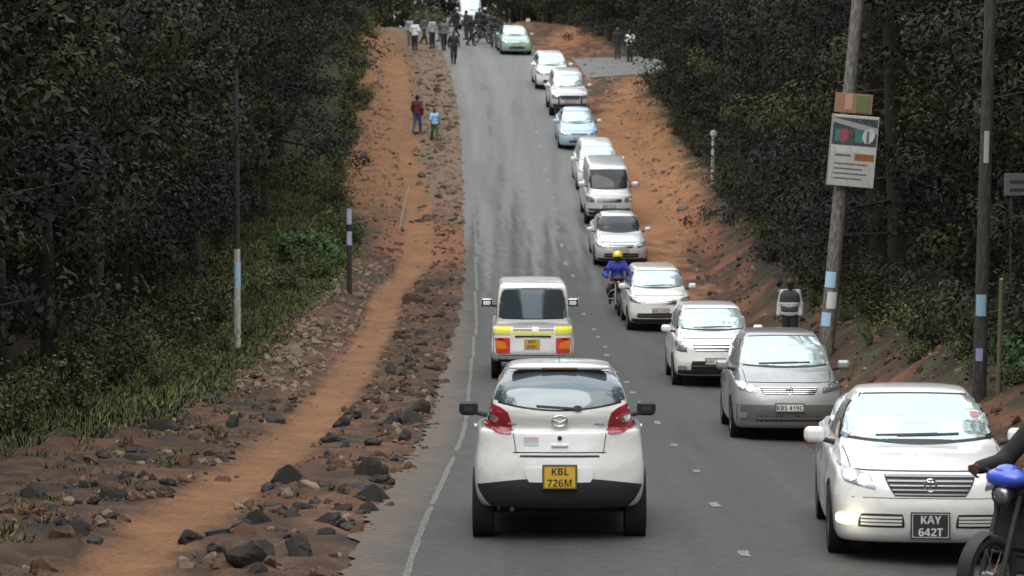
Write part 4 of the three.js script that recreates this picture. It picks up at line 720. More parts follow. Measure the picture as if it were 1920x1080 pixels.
const figureCache = {};
function figure(pose, sleeves, cell) {
  const key = pose + sleeves + cell; if (figureCache[key]) return figureCache[key];
  const o = POSES[pose], py = o.pelvis ? o.pelvis[0] : .93, pz = o.pelvis ? o.pelvis[1] : 0, cy = o.chest ? o.chest[0] : 1.3, cz = o.chest ? o.chest[1] : 0, hy = o.head ? o.head[0] : 1.6, hz = o.head ? o.head[1] : .015;
  const wy = lerp(py, cy, .45), wz = lerp(pz, cz, .45), sy = cy + .1;
  const torso = [[[-.075, py, pz], [.075, py, pz], .115, .115], [[-.055, wy, wz], [.055, wy, wz], .108, .108], [[-.085, cy, cz], [.085, cy, cz], .118, .118], [[-.15, sy, cz - .01], [.15, sy, cz - .01], .06, .06], [[0, py, pz], [0, cy, cz], .11, .115]];
  const neck = [[[0, sy, cz], [0, hy - .08, hz - .01], .062, .052]], head = [[[0, hy - .045, hz + .012], [0, hy + .03, hz - .012], .072, .094], [[0, hy - .08, hz + .045], [0, hy - .06, hz + .04], .042, .05], [[0, hy - .01, hz + .09], [0, hy - .035, hz + .102], .012, .017], [[-.092, hy - .02, hz - .01], [-.095, hy + .012, hz - .015], .016, .02], [[.092, hy - .02, hz - .01], [.095, hy + .012, hz - .015], .016, .02]];
  const up = [], fore = [], legs = [], shins = [], feet = [], hands = [];
  [-1, 1].forEach((s, i) => {
    const a = (o.arms || [[.24, 1.13, -.02, .26, .89, .06], [.24, 1.13, -.02, .26, .89, .06]])[i], l = (o.legs || [[.1, .49, .02, .1, .085, -.02], [.1, .49, .02, .1, .085, -.02]])[i];
    const S = [s * .175, sy, cz], Eb = [s * a[0], a[1], a[2]], Wr = [s * a[3], a[4], a[5]], Hp = [s * .085, py - .03, pz], K = [s * l[0], l[1], l[2]], An = [s * l[3], l[4], l[5]];
    up.push([S, Eb, .056, .042]); fore.push([Eb, Wr, .041, .028]); legs.push([Hp, K, .095, .062]); shins.push([K, [lerp(K[0], An[0], .35), lerp(K[1], An[1], .35), lerp(K[2], An[2], .35) - .015], .06, .057], [K, An, .056, .038]);
    feet.push([[An[0], An[1] - .03, An[2] - .03], [An[0] + s * .015, Math.max(An[1] - .055, .03), An[2] + .15], .042, .034]); hands.push(...handGeo(Wr, Eb, s, pose === 'ride'));
  });
  const net = (list, grow, k, cut) => { const L = list.map(([a, b, r, q]) => [a, b, r + grow, q + grow]), f = bones(L, k), [lo, hi] = boxOf(L, cell * 2); return surfaceNets(cut ? (x, y, z) => Math.max(f(x, y, z), cut(x, y, z)) : f, lo, hi, cell); };
  const g = figureCache[key] = {
    body: join([net([...torso, ...neck, ...up, ...fore, ...legs, ...shins], -.004, .035), net(head, 0, .03), ...hands]),
    shirt: net([...torso.map(([a, b, r, q]) => [a, b, r + .006, q + .006]), ...up.map(([a, b, r, q]) => [a, b, r + .012, q + .014]), ...(sleeves ? fore.map(([a, b, r, q]) => [a, b, r + .012, q + .012]) : [])], .012, .04, (x, y, z) => Math.max(y - (sy + .075), py - .07 - y)),
    trousers: net([torso[0], ...legs, ...shins], .014, .03, (x, y, z) => Math.max(y - py - .075, -9)),
    shoes: feet.map((f) => net([f], .004, .02)), hair: net([[[0, hy + .01, hz - .02], [0, hy + .045, hz - .02], .092, .082]], .006, .02, (x, y, z) => Math.max((hy + .005) - y - (hz - z) * 1.1, -9)),
    eyes: join([ball(.012, -.034, hy + .005, hz + .08, 1, .8, .5, 8, 6), ball(.012, .034, hy + .005, hz + .08, 1, .8, .5, 8, 6)]), mouth: ball(.024, 0, hy - .062, hz + .089, 1, .25, .4, 8, 6), head: [hy, hz],
  };
  return g;
}
const skinMat = std(.075, .04, .026, .6), hairMat = std(.012, .011, .01, .9), eyeMat = std(.5, .48, .45, .4), mouthMat = std(.07, .025, .02, .6), cloth = (r, g, b) => std(r, g, b, .9);
const C = { navy: cloth(.02, .026, .05), dark: cloth(.022, .022, .024), charcoal: cloth(.045, .045, .048), grey: cloth(.12, .12, .125), grey2: cloth(.42, .42, .43), pale: cloth(.3, .31, .33), white: cloth(.72, .72, .72), blue: cloth(.03, .055, .32), teal: cloth(.03, .09, .15), sky: cloth(.3, .5, .7), pink: cloth(.5, .12, .25), maroon: cloth(.1, .02, .03), brown: cloth(.12, .07, .045), green: cloth(.05, .1, .055), jeans: cloth(.05, .08, .15) };
function dress(parent, pose, shirt, trousers, o = {}) {
  const g = figure(pose, o.long !== false, o.cell || .022);
  const b = part(parent, 'body', g.body, skinMat); part(parent, 'shirt', g.shirt, shirt); part(parent, 'trousers', g.trousers, trousers); for (const q of g.shoes) part(parent, 'shoe', q, o.shoes || C.dark);
  const [hy, hz] = g.head;
  if (!o.helmet) part(parent, 'hair', g.hair, o.hair || hairMat);
  part(parent, 'eyes', g.eyes, eyeMat); part(parent, 'mouth', g.mouth, mouthMat);
  if (o.helmet) { const h = part(parent, 'helmet', new THREE.SphereGeometry(.142, 20, 14, 0, 6.29, 0, 1.95).rotateX(-.32).translate(0, hy + .01, hz), o.helmet); if (o.visor) part(h, 'visor', new THREE.SphereGeometry(.137, 16, 8, .5, 2.14, 1.25, .6).translate(0, hy + .01, hz), blackGlass); }
  if (o.cap) part(parent, 'cap', join([new THREE.SphereGeometry(.104, 16, 10, 0, 6.29, 0, 1.5).translate(0, hy + .012, hz - .01), new THREE.CylinderGeometry(.075, .08, .012, 14).scale(1, 1, 1.1).translate(0, hy + .03, hz + .1)]), o.cap);
  if (o.vest) { const f = bones([[[-.06, 1.0, 0], [.06, 1.0, 0], .15, .15], [[-.085, 1.3, 0], [.085, 1.3, 0], .158, .158], [[-.16, 1.4, -.01], [.16, 1.4, -.01], .085, .085], [[-.1, 1.2, 0], [.1, 1.2, 0], .15, .15]], .04); const v = part(parent, 'waistcoat', surfaceNets((x, y, z) => Math.max(f(x, y, z), y - 1.46, .95 - y), [-.34, .9, -.26], [.34, 1.52, .26], .016), o.vest); part(v, 'reflective_band', surfaceNets((x, y, z) => Math.max(f(x, y, z) - .008, Math.abs(y - 1.13) - .045), [-.34, 1.05, -.26], [.34, 1.21, .26], .012), C.white); }
}
function person(label, X, d, turn, pose, shirt, trousers, o = {}) {
  const t = thing('person', label, 'person', o.group); dress(t, pose, shirt, trousers, o);
  const u = Math.abs(X - mid(d)); t.position.set(X, u < HALF - .1 ? roadY(X, d) : groundY(X, d), -d); t.rotation.y = turn; t.scale.setScalar(o.size || 1); return t;
}
// ---------------------------------------------------------------- motorcycles
const bikeGeo = (() => {
  const G = {}; const spokes = [];
  for (let i = 0; i < 14; i++) { const a = i / 14 * 6.283; spokes.push(rod([i % 2 ? .03 : -.03, 0, 0], [0, Math.sin(a) * .235, Math.cos(a) * .235], .0035, .0035, 4)); }
  G.tyre = ring(.262, .042, 0, 0, 0, 28, 10); G.rim = join([ring(.232, .014, 0, 0, 0, 28, 6), ...spokes, new THREE.CylinderGeometry(.035, .035, .1, 10).rotateZ(Math.PI / 2)]);
  G.frame = join([rod([0, .82, .42], [0, .5, .1], .022), rod([0, .5, .1], [0, .42, -.25], .022), rod([0, .78, .35], [0, .76, -.55], .02), rod([.06, .42, -.2], [.1, .3, -.62], .016), rod([-.06, .42, -.2], [-.1, .3, -.62], .016), rod([.1, .34, -.6], [.1, .72, -.48], .018), rod([-.1, .34, -.6], [-.1, .72, -.48], .018)]);
  G.fork = join([rod([.085, .3, .68], [.085, .95, .43], .021, .019), rod([-.085, .3, .68], [-.085, .95, .43], .021, .019), box(.23, .035, .07, 0, .9, .45)]);
  G.bars = join([rod([-.12, .97, .42], [.12, .97, .42], .013), rod([.12, .97, .42], [.24, 1.03, .4], .013), rod([-.12, .97, .42], [-.24, 1.03, .4], .013), rod([.24, 1.03, .4], [.37, 1.02, .34], .016), rod([-.24, 1.03, .4], [-.37, 1.02, .34], .016)]);
  G.tank = ball(.2, 0, .87, .14, .78, .72, 1.35, 18, 12); G.seat = box(.25, .09, .66, 0, .84, -.36, .04);
  G.engine = join([box(.24, .2, .26, 0, .42, .06, .03), new THREE.CylinderGeometry(.075, .075, .22, 14).rotateX(.35).translate(0, .58, .14), new THREE.CylinderGeometry(.09, .09, .06, 14).rotateX(.35).translate(0, .56, .13)]);
  G.exhaust = join([rod([.1, .5, .2], [.13, .3, .12], .02), rod([.13, .3, .12], [.15, .33, -.75], .022, .042, 10)]);
  G.fender = new THREE.CylinderGeometry(.325, .325, .11, 16, 1, true, -1.0, 2.1).rotateZ(Math.PI / 2).rotateX(-.4); G.rearFender = new THREE.CylinderGeometry(.33, .33, .14, 16, 1, true, -.9, 2.2).rotateZ(Math.PI / 2).rotateX(-2.2);
  G.cowl = join([ball(.15, 0, 1.0, .5, 1.15, .52, .8, 18, 12), ball(.1, 0, 1.04, .5, 1.0, .6, .9, 16, 10)]); G.lamp = join([new THREE.CylinderGeometry(.088, .07, .1, 16).rotateX(Math.PI / 2).translate(0, .88, .52)]); G.lampFace = new THREE.SphereGeometry(.08, 16, 8, 0, 6.29, 0, 1.0).rotateX(Math.PI / 2).translate(0, .88, .53);
  G.mirror = (s) => join([rod([s * .24, 1.03, .4], [s * .33, 1.22, .42], .006), ball(.06, s * .35, 1.25, .42, 1.1, .75, .35)]);
  G.indicator = (s) => join([rod([s * .1, .88, .5], [s * .19, .88, .5], .009), ball(.03, s * .21, .88, .5, 1.1, .8, .9)]);
  G.guard = join([rod([-.3, .42, .3], [.3, .42, .3], .014), rod([-.3, .42, .3], [-.22, .62, .3], .014), rod([.3, .42, .3], [.22, .62, .3], .014), rod([-.22, .62, .3], [0, .72, .3], .014), rod([.22, .62, .3], [0, .72, .3], .014)]);
  return G;
})();
function motorcycle(label, X, d, turn, tankMat, o = {}) {
  const t = thing('motorcycle', label, 'motorcycle', o.group), G = bikeGeo;
  for (const z of [.7, -.62]) { const w = new THREE.Group(); w.name = 'wheel'; w.position.set(0, .304, z); t.add(w); part(w, 'tyre', G.tyre, M.rubber); part(w, 'rim', G.rim, M.steel); }
  part(t, 'frame', G.frame, M.trim); part(t, 'fork', G.fork, M.steel); part(t, 'handlebar', G.bars, M.trim); part(t, 'fuel_tank', G.tank, tankMat); part(t, 'seat', G.seat, M.plastic); part(t, 'engine', G.engine, M.steel); part(t, 'exhaust', G.exhaust, M.chrome); part(t, 'crash_bar', G.guard, M.steel);
  part(t, 'mudguard', G.fender.clone().translate(0, .304, .7), o.fender || M.trim); part(t, 'mudguard', G.rearFender.clone().translate(0, .304, -.62), M.trim);
  const c = part(t, 'headlight_cowl', G.cowl, o.cowl || M.trim); part(c, 'headlight_shell', G.lamp, M.trim); part(c, 'headlight', G.lampFace, M.lampBowl);
  for (const s of [-1, 1]) { if (!o.bare) part(t, 'mirror', G.mirror(s), M.trim); if (!o.bare) part(t, 'indicator', G.indicator(s), M.orange); }
  t.position.set(X, roadY(X, d) + .002, -d); t.rotation.y = turn; const m = (roadY(X, d - .7) - roadY(X, d + .7)) / 1.4; t.rotation.order = 'YXZ'; t.rotation.x = -Math.atan(m) * Math.cos(turn); return t;
}
function rider(label, bike, shirt, trousers, o = {}) {
  const t = thing('person', label, 'person'); dress(t, 'ride', shirt, trousers, o); t.position.copy(bike.position); t.rotation.copy(bike.rotation); if (o.back) t.translateZ(-o.back); return t;
}
const blueGloss = phys(.05, .1, .62, coat), redGloss = phys(.25, .02, .02, coat), helmetYellow = phys(.75, .6, .02, coat), helmetBlack = std(.014, .014, .016, .5);
{
  const b = motorcycle('motorcycle with crash bar riding towards us past the queue', 2.47, 73.6, .02, redGloss, { cowl: M.trim });
  rider('motorcyclist in blue jacket and yellow helmet riding towards us', b, C.blue, C.dark, { helmet: helmetYellow, visor: true, cell: .016 });
  const near = motorcycle('dark motorcycle with blue headlight cowl cut by the edge of the picture', 4.2, 21.5, -.8, M.trim, { cowl: blueGloss, fender: M.trim, bare: true }); part(near, 'leg_shield', join([box(.5, .42, .07, 0, .66, .3, .03), box(.36, .3, .08, 0, .42, .26, .03)]), M.plastic); near.children.forEach((q) => { if (q.name === 'fork' || q.name === 'crash_bar' || q.name === 'exhaust') q.material = M.plastic; }); near.scale.setScalar(1.1);
  rider('rider in black on the motorcycle at the edge of the picture', near, C.dark, C.dark, { helmet: helmetBlack, visor: true, cell: .013 }).scale.setScalar(1.1);
  const far = motorcycle('dark motorcycle crossing in front of the hilltop minibus', -2.6, 152, .6, M.trim, {});
  rider('rider in dark clothes in front of the hilltop minibus', far, C.dark, C.charcoal, { helmet: helmetBlack });
  const far2 = motorcycle('dark motorcycle beside the green sedan', -1.9, 148.5, .2, M.trim, {});
  rider('rider in charcoal jacket beside the green sedan', far2, C.charcoal, C.dark, { helmet: helmetBlack });
}
person('person in dark jacket and jeans walking on the orange footpath', -4.75, 114.5, 2.9, 'walk', C.maroon, C.jeans, { size: .98 });
person('person in light blue top beside the footpath on the rocky verge', -3.95, 112.8, .3, 'walkB', C.sky, C.green, { size: .8, long: false });
person('person in dark clothes walking on the left road edge near the hilltop', -3.85, 138.5, .15, 'walk', C.dark, C.dark, { size: 1.02 });
person('person in dark waistcoat with white band and pale sleeves standing on the bank', 6.05, 61.5, -.25, 'stand', C.grey2, C.dark, { vest: C.charcoal, cell: .016, cap: C.dark });
person('person in white shirt standing at the side road corner', 5.35, 140.5, -.6, 'arms', C.white, C.dark);
person('person in black standing beside the one in white at the side road', 4.75, 142, .4, 'stand', C.dark, C.charcoal);
[[-6.6, 150, C.pale, C.grey, 'pale shirt and grey trousers'], [-5.9, 152, C.grey, C.charcoal, 'grey shirt and charcoal trousers'], [-6.2, 146.5, C.white, C.navy, 'white shirt and navy trousers'], [-5.3, 148, C.pale, C.dark, 'pale shirt and black trousers'], [-5.0, 154, C.charcoal, C.grey, 'charcoal top and grey trousers'], [-4.6, 146, C.grey, C.dark, 'grey top and black trousers']].forEach(([X, d, s, t, w], i) => person(`person in ${w} among the hilltop crowd`, X, d, i * 1.3, ['stand', 'walk', 'arms', 'stand', 'walkB', 'walk'][i], s, t, { size: .95 + .02 * i }));
[[-3.2, 150, C.dark, C.dark, 'black top and black trousers'], [-2.2, 154.5, C.charcoal, C.dark, 'charcoal top and black trousers'], [-1.75, 151.5, C.dark, C.grey, 'black top and grey trousers'], [-3.6, 156, C.charcoal, C.charcoal, 'charcoal top and trousers'], [-4.3, 159, C.dark, C.navy, 'black top and navy trousers'], [-2.9, 160, C.navy, C.dark, 'navy top and black trousers']].forEach(([X, d, s, t, w], i) => person(`person in ${w} crossing at the hilltop`, X, d, 1.2 + i, ['walk', 'walkB', 'walk', 'stand', 'walkB', 'walk'][i], s, t, {}));

// ---------------------------------------------------------------- poles, posts and the sign
const weather = (s, a, b) => noiseTexture(256, (u, v) => { const g = clamp(a + b * tileNoise(u, v * .5, 9, s) + b * .8 * tileNoise(u, v, 40, s + 4), 30, 255); return [g, g * .985, g * .95]; });
const poleMat = new THREE.MeshStandardMaterial({ color: rgb(.26, .25, .235), map: weather(3, 185, 50), roughness: .9 }), whiteWash = new THREE.MeshStandardMaterial({ color: rgb(.75, .75, .73), map: weather(6, 205, 45), roughness: .85 }), greyPole = new THREE.MeshStandardMaterial({ color: rgb(.075, .074, .072), map: weather(9, 185, 50), roughness: .9 });
const rndS0 = mulberry(66);
const paperBlue = std(.36, .55, .72, .7), paperViolet = std(.42, .36, .62, .7), paperWhite = std(.6, .6, .58, .7);
const wrapStrip = (r, y, h, a0, a1) => new THREE.CylinderGeometry(r, r, h, 10, 1, true, a0, a1).translate(0, y, 0);
{
  const t = thing('utility_pole', 'leaning grey pole carrying the notice board, with pale blue stickers', 'pole');
  part(t, 'shaft', tube([[0, -.4, 0], [0, 3, 0], [0, 6, 0], [0, 9.5, 0]], [.17, .155, .14, .12], 14), poleMat);
  part(t, 'sticker', wrapStrip(.172, 1.72, .34, -1.2, 1.5), paperBlue); part(t, 'sticker', wrapStrip(.174, .86, .3, -1.3, 1.4), paperBlue); part(t, 'sticker', wrapStrip(.173, 1.28, .36, -.6, 1.3), paperWhite);
  part(t, 'crossarm', box(1.6, .1, .1, 0, 8.9, .12, .015), darkBark); for (const x of [-.65, .65]) part(t, 'insulator', new THREE.LatheGeometry([[.001, .14], [.03, .13], [.045, .08], [.03, .06], [.05, .02], [.03, 0]].map((v) => new THREE.Vector2(...v)), 10).translate(x, 8.95, .12), paperWhite);
  const X = 6.42, d = 57.5; t.position.set(X, groundY(X, d), -d); t.rotation.z = -.085;
  const c = document.createElement('canvas'); c.width = 256; c.height = 400; const x = c.getContext('2d');
  x.fillStyle = '#a9a9a5'; x.fillRect(0, 0, 256, 400); x.fillStyle = '#303234'; x.fillRect(0, 12, 256, 165); x.fillStyle = '#8f9294'; x.beginPath(); x.moveTo(0, 14); x.lineTo(256, 60); x.lineTo(256, 96); x.lineTo(0, 40); x.fill();
  x.fillStyle = '#1f6f63'; x.fillRect(14, 78, 70, 70); x.fillRect(130, 74, 46, 76); x.fillStyle = '#8c3650'; x.beginPath(); x.ellipse(66, 112, 28, 40, 0, 0, 6.3); x.fill(); x.fillStyle = '#b7bab9'; x.beginPath(); x.ellipse(208, 108, 34, 46, .3, 0, 6.3); x.fill(); x.fillStyle = '#5b5f60'; x.fillRect(196, 80, 16, 70);
  x.fillStyle = '#b9b8b4'; x.fillRect(0, 170, 256, 38); x.fillStyle = '#8a4a1c'; x.fillRect(138, 214, 112, 40); x.fillStyle = '#4a4b4c'; for (let i = 0; i < 4; i++) x.fillRect(26, 272 + i * 28, 190 - (i % 2) * 26, 9); x.fillRect(26, 222, 90, 12);
  for (let k = 0; k < 900; k++) { const v = 90 + 90 * rndS0(); x.fillStyle = `rgba(${v},${v * .93},${v * .82},${.05 + .16 * rndS0()})`; const w = 2 + rndS0() * 9; x.fillRect(rndS0() * 256, rndS0() * 400, w, w * (1 + 2.5 * rndS0())); }
  const tex = new THREE.CanvasTexture(c); tex.colorSpace = THREE.SRGBColorSpace;
  const s = thing('notice_board', 'weathered white printed notice board with dark picture panel on the leaning pole', 'sign');
  part(s, 'panel', box(.98, 1.52, .03, 0, 0, 0, .008), paperWhite); const face = new THREE.PlaneGeometry(.95, 1.49); face.translate(0, 0, .019); part(s, 'printed_face', face, new THREE.MeshStandardMaterial({ map: tex, roughness: .6 }));
  part(s, 'edge_strip', box(.035, 1.54, .05, -.5, 0, 0, .008), M.grey); for (const y of [-.5, .5]) part(s, 'bracket', box(.4, .05, .2, 0, y, -.11, .01), M.steel);
  const h = 4.48; s.position.set(X + .085 * h + .16, groundY(X, d) + h, -d + .3); s.rotation.set(0, -.12, -.085);
  const top = thing('advert_board', 'small faded brown and green board above the notice board', 'sign'); part(top, 'panel', box(.8, .42, .03, 0, 0, 0, .008), std(.3, .15, .09, .8)); part(top, 'green_patch', box(.3, .36, .012, .2, 0, .022, .004), std(.12, .15, .06, .8)); part(top, 'pale_patch', box(.16, .34, .012, -.1, .02, .022, .004), std(.42, .26, .19, .8));
  top.position.set(X + .085 * 5.5 + .08, groundY(X, d) + 5.5, -d + .26); top.rotation.set(0, -.12, -.085);
}
{
  const t = thing('utility_pole', 'grey pole at the far right with pale blue and violet stickers', 'pole');
  part(t, 'shaft', tube([[0, -.4, 0], [0, 2, 0], [0, 5, 0], [0, 8, 0]], [.115, .105, .095, .08], 14), greyPole); part(t, 'sticker', wrapStrip(.117, 1.5, .34, -1, 1.5), std(.22, .34, .44, .8)); part(t, 'sticker', wrapStrip(.118, .72, .2, -.8, 1.0), std(.26, .23, .38, .8)); part(t, 'sticker', wrapStrip(.104, 4.0, .5, -.5, .8), std(.3, .3, .29, .9));
  const X = 7.15, d = 42.2; t.position.set(X, groundY(X, d), -d); t.rotation.z = -.02;
  const st = thing('wooden_stake', 'thin olive wooden stake leaning beside the pole at the far right', 'stake'); part(st, 'shaft', tube([[0, -.2, 0], [.02, .9, 0], [.04, 1.8, 0]], [.045, .04, .035], 8), std(.09, .088, .045, .9)); part(st, 'cut_top', ball(.034, .04, 1.8, 0, 1, .5, 1), std(.3, .27, .16, .9)); st.position.set(7.4, groundY(7.4, 41.9), -41.9);
}
{
  const t = thing('roadside_pole', 'tall thin pole with whitewashed base and pale blue sticker on the grass bank', 'pole'); const X = -6.75, d = 61.8;
  part(t, 'shaft', tube([[0, 2.3, 0], [0, 4, 0], [0, 6.5, 0]], [.07, .065, .05], 10), greyPole); part(t, 'whitewashed_base', tube([[0, -.3, 0], [0, 1.2, 0], [0, 2.35, 0]], [.08, .077, .074], 12), whiteWash); part(t, 'sticker', wrapStrip(.082, 1.75, .6, -.4, 2.4), paperBlue); t.position.set(X, groundY(X, d), -d);
  const p = thing('roadside_post', 'short violet-white painted post standing in the olive shrubs', 'post'); part(p, 'shaft', tube([[0, -.3, 0], [0, .9, 0], [0, 1.4, 0]], [.08, .076, .075], 12), greyPole); part(p, 'painted_top', tube([[0, 1.4, 0], [0, 1.9, 0], [0, 2.45, 0]], [.078, .077, .074], 12), std(.42, .38, .55, .8)); part(p, 'dark_band', wrapStrip(.081, 1.9, .2, 0, 6.29), M.trim); p.position.set(-5.15, groundY(-5.15, 76.8), -76.8);
  const s = thing('leaning_stick', 'pale bare stick leaning beside the footpath', 'stick'); part(s, 'shaft', tube([[0, -.1, 0], [.16, .75, .05], [.36, 1.5, .02]], [.04, .035, .025], 8), std(.42, .4, .28, .9)); part(s, 'fork', tube([[.3, 1.25, .02], [.42, 1.4, .05]], [.02, .01], 6), std(.42, .4, .28, .9)); s.position.set(-4.4, groundY(-4.4, 91), -91);
  const w = thing('marker_post', 'white marker post with rounded head beside the orange bank', 'post'); part(w, 'shaft', tube([[0, -.3, 0], [0, 1, 0], [.02, 1.75, 0]], [.075, .07, .065], 10), whiteWash); part(w, 'head', ball(.13, .02, 1.85, 0, 1, 1.15, .8), whiteWash); w.position.set(6.75, groundY(6.75, 97.5), -97.5);
  const b = thing('roadside_board', 'small grey weathered board half hidden among the trees at the far right', 'sign'); part(b, 'panel', box(.9, .42, .03, 0, 3.0, .06, .008), std(.13, .13, .128, .9)); for (const x of [-.3, .3]) part(b, 'leg', rod([x, -.3, 0], [x, 3.2, 0], .035, .03), greyPole); for (const y of [2.9, 3.05]) part(b, 'faded_band', box(.7, .05, .01, 0, y, .079, .003), greyPole); b.position.set(9.35, groundY(9.35, 50) , -50);
}

// ---------------------------------------------------------------- stones and rubble
function stoneShape(seed, sx, sy, sz) {
  const g = mergeVertices(new THREE.IcosahedronGeometry(1, 4).deleteAttribute('uv').deleteAttribute('normal')), a = g.attributes.position;
  for (let i = 0; i < a.count; i++) { const x = a.getX(i), y = a.getY(i), z = a.getZ(i); let k = 1 + .35 * noise3(x * .9 + seed, y * .9, z * .9) + .12 * noise3(x * 2.4, y * 2.4 + seed, z * 2.4) + .04 * noise3(x * 6, y * 6 + seed, z * 6); for (let q = 0; q < 5; q++) { const nx = noise3(seed, q, 1), ny = noise3(seed, q, 5), nz = noise3(seed, q, 9), l = Math.hypot(nx, ny, nz), dd = (x * nx + y * ny + z * nz) / l; if (dd * k > .62) k = .62 / dd; } k *= 1 + .03 * noise3(x * 9, y * 9 + seed, z * 9); a.setXYZ(i, x * k * sx, y * k * sy, z * k * sz); }
  return toCreasedNormals(g.toNonIndexed(), .45);
}
const stones = [0, 1, 2, 3, 4, 5].map((i) => stoneShape(i * 7.3 + 2, 1, .62 + .08 * (i % 3), .85));
const stoneTex = weather(15, 190, 55), darkStone = new THREE.MeshStandardMaterial({ color: rgb(.05, .045, .042), map: stoneTex, roughness: .95 }), earthStone = new THREE.MeshStandardMaterial({ color: rgb(.125, .08, .054), map: stoneTex, roughness: .97 }), paleStone = new THREE.MeshStandardMaterial({ color: rgb(.27, .215, .17), map: stoneTex, roughness: .95 });
const rndS = mulberry(909);
function stone(X, d, r, mat, label, group, name = 'rock') {
  const m = single(name, stones[Math.floor(rndS() * 6)], mat, label, 'rock', group);
  m.position.set(X, groundY(X, d) + r * .1, -d); m.rotation.set(rndS() * .5, rndS() * 6.28, rndS() * .5); m.scale.set(r * (.85 + rndS() * .4), r * (.8 + rndS() * .4), r * (.85 + rndS() * .4));
}
const verge = [[-2.89, 31.75, 0.2], [-3.26, 25.48, 0.13], [-2.89, 24.45, 0.1], [-2.45, 23.52, 0.22], [-2.76, 27.1, 0.14], [-1.98, 32.92, 0.23], [-1.71, 29.52, 0.18], [-2.91, 39.55, 0.16], [-2.98, 42.78, 0.15], [-2.23, 38.08, 0.13], [-1.91, 43.3, 0.26], [-2.02, 26.72, 0.13], [-2.47, 28.7, 0.11], [-2.46, 72.45, 0.25], [-3.04, 78.03, 0.23], [-3.33, 75.75, 0.27], [-3.18, 66.78, 0.2], [-1.94, 56.95, 0.23], [-2.21, 43.3, 0.16], [-1.97, 28.12, 0.12], [-2.09, 24.28, 0.15], [-1.69, 28.12, 0.12], [-1.75, 31.75, 0.14], [-1.85, 45.58, 0.21], [-1.85, 39.8, 0.16], [-1.97, 25.95, 0.09]], bankside = [[-4.68, 29.65, 0.18], [-4.73, 42.25, 0.19], [-5.75, 41.65, 0.25], [-4.3, 31.75, 0.11], [-4.65, 26.72, 0.13], [-5.58, 29.98, 0.18], [-5.26, 35.55, 0.16], [-4.77, 46.8, 0.14]], rightBank = [[6.1, 59.9, 0.21], [6.3, 62.3, 0.19], [6.5, 57.68, 0.21], [6.6, 54.08, 0.17], [6.6, 50.9, 0.18], [6.5, 46.8, 0.19], [6.1, 46.8, 0.15], [5.95, 55.6, 0.16], [5.95, 66.78, 0.18], [6.2, 64, 0.16], [6.4, 43.85, 0.15], [5.5, 94.58, 0.23], [5.2, 98.58, 0.17], [5.9, 87.58, 0.19], [4.9, 111.75, 0.17]];
verge.forEach(([X, d, r]) => stone(X, d, r * 1.2, d < 46 ? darkStone : earthStone, d < 46 ? 'dark rock on the verge between footpath and road near the hatchback' : 'brown rock on the verge between footpath and road beside the dip', d < 46 ? 'dark rocks on the near verge' : 'brown rocks on the verge by the dip'));
bankside.forEach(([X, d, r]) => stone(X, d, r, darkStone, 'dark rock left of the footpath below the grass bank', 'dark rocks left of the footpath'));
rightBank.forEach(([X, d, r]) => stone(X, d, r, d < 80 ? earthStone : paleStone, d < 80 ? 'brown rock on the bank beside the oncoming cars' : 'pale rock on the orange bank', d < 80 ? 'rocks on the brown bank' : 'rocks on the orange bank'));
for (let i = 0; i < 46; i++) { const d = 52 + rndS() * 32, l = pathL(d) + .75 + rndS() * 1.1; stone(mid(d) - HALF - l, d, .07 + rndS() * .12, paleStone, 'pale broken stone in the heap along the left side of the footpath', 'pale stone heap along the footpath'); }
for (let i = 0; i < 150; i++) { const d = 92 + rndS() * 46, l = -.35 + rndS() * 1.75; stone(mid(d) - HALF - l, d, .09 + rndS() * .13, rndS() < .78 ? paleStone : earthStone, 'stone in the rocky strip between upper footpath and road', 'rocky strip beside the climbing road'); }
for (let i = 0; i < 40; i++) { const d = 48 + rndS() * 24, l = .2 + rndS() * 1.0; stone(mid(d) - HALF - l, d, .06 + rndS() * .12, rndS() < .35 ? darkStone : earthStone, 'small broken rock at the left road edge beside the white minibus', 'broken rocks beside the minibus'); }
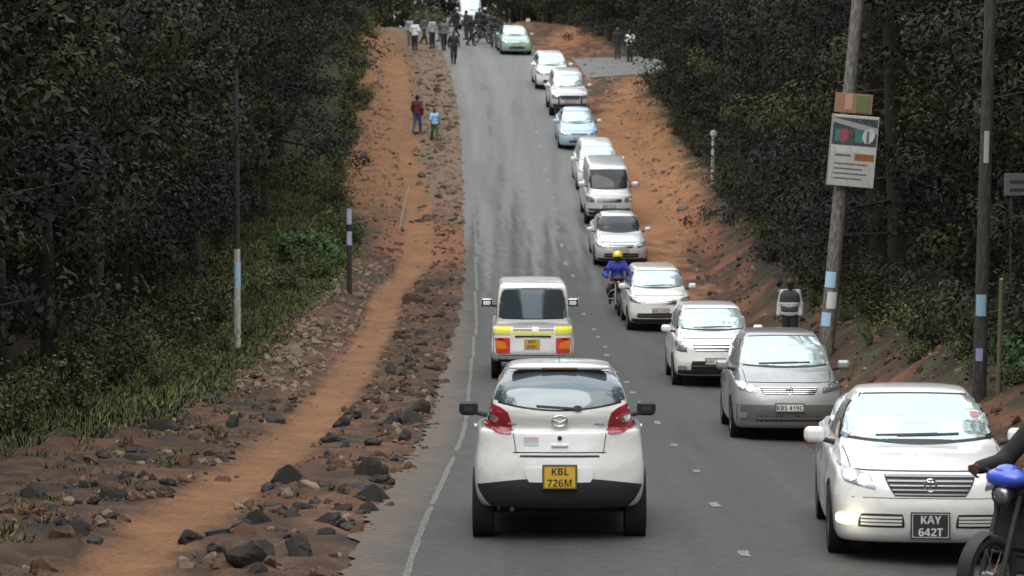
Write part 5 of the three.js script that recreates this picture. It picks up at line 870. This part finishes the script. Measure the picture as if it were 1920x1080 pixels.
{ // loose stones and clods: too many to count
  const rnd = mulberry(414), lists = { earth: [], pale: [], dark: [] };
  for (let i = 0; i < 38500; i++) {
    const d = 12 + 135 * rnd(), right = rnd() < .3, l = right ? .1 + rnd() * 3.2 : -.15 - .35 * (d > 80) + rnd() * 4.6, X = mid(d) + (right ? HALF + l : -HALF - l), n = fbm2(X * .8 + 33, d * .5, 3), q = rnd();
    const onPath = !right && Math.abs(l - pathL(d)) < .5; if (onPath && q < .96) continue;
    if (n < (right || d > 50 ? -.05 : .09) + .25 * (q - .5)) continue;
    const ridge = !right && d > 50 && d < 84 && l > pathL(d) + .55 && l < pathL(d) + 2.1;
    const r = d < 50 && !right ? .018 + .095 * Math.pow(rnd(), 3) : .016 + .08 * Math.pow(rnd(), 3) + (ridge ? .03 * rnd() : 0), far = d > 92;
    lists[ridge && q < .75 ? 'pale' : far ? (q < .7 ? 'pale' : 'earth') : q < .22 ? 'dark' : q < .34 ? 'pale' : 'earth'].push([X, d, r]);
  }
  const rub = new THREE.Group(); rub.name = 'rubble'; rub.userData = { label: 'loose stones and earth clods scattered over both verges', category: 'rubble', kind: 'stuff' }; scene.add(rub);
  const M4 = new THREE.Matrix4(), simple = [3, 11, 23].map((s) => { const g = mergeVertices(new THREE.IcosahedronGeometry(1, 2).deleteAttribute('uv').deleteAttribute('normal')), a = g.attributes.position; for (let i = 0; i < a.count; i++) { const x = a.getX(i), y = a.getY(i), z = a.getZ(i); let k = 1 + .3 * noise3(x * 1.3 + s, y * 1.3, z * 1.3); for (let q = 0; q < 7; q++) { const nx = noise3(s, q, 2), ny = noise3(s, q, 6), nz = noise3(s, q, 10), l = Math.hypot(nx, ny, nz), dd = (x * nx + y * ny + z * nz) / l; if (dd * k > .56) k = .56 / dd; } k *= 1 + .06 * noise3(x * 5, y * 5 + s, z * 5); a.setXYZ(i, x * k, y * k * .75, z * k); } const h = g.toNonIndexed(); h.computeVertexNormals(); return toCreasedNormals(h, .5); });
  for (const [k, mat] of [['earth', std(.105, .058, .034, .97)], ['pale', std(.22, .158, .108, .95)], ['dark', std(.045, .04, .038, .95)]]) for (let v = 0; v < 3; v++) {
    const list = lists[k].filter((_, i) => i % 3 === v), im = mark(new THREE.InstancedMesh(simple[v], mat, list.length)); im.name = 'loose_stones'; im.userData.kind = 'stuff';
    list.forEach(([X, d, r], i) => { M4.compose(new THREE.Vector3(X, groundY(X, d) + r * .02, -d), new THREE.Quaternion().setFromEuler(new THREE.Euler(rnd() * 6, rnd() * 6, rnd() * 6)), new THREE.Vector3(r * (.7 + rnd() * .7), r * (.7 + rnd() * .5), r * (.7 + rnd() * .7))); im.setMatrixAt(i, M4); });
    rub.add(im);
  }
}
renderer.render(scene, camera);
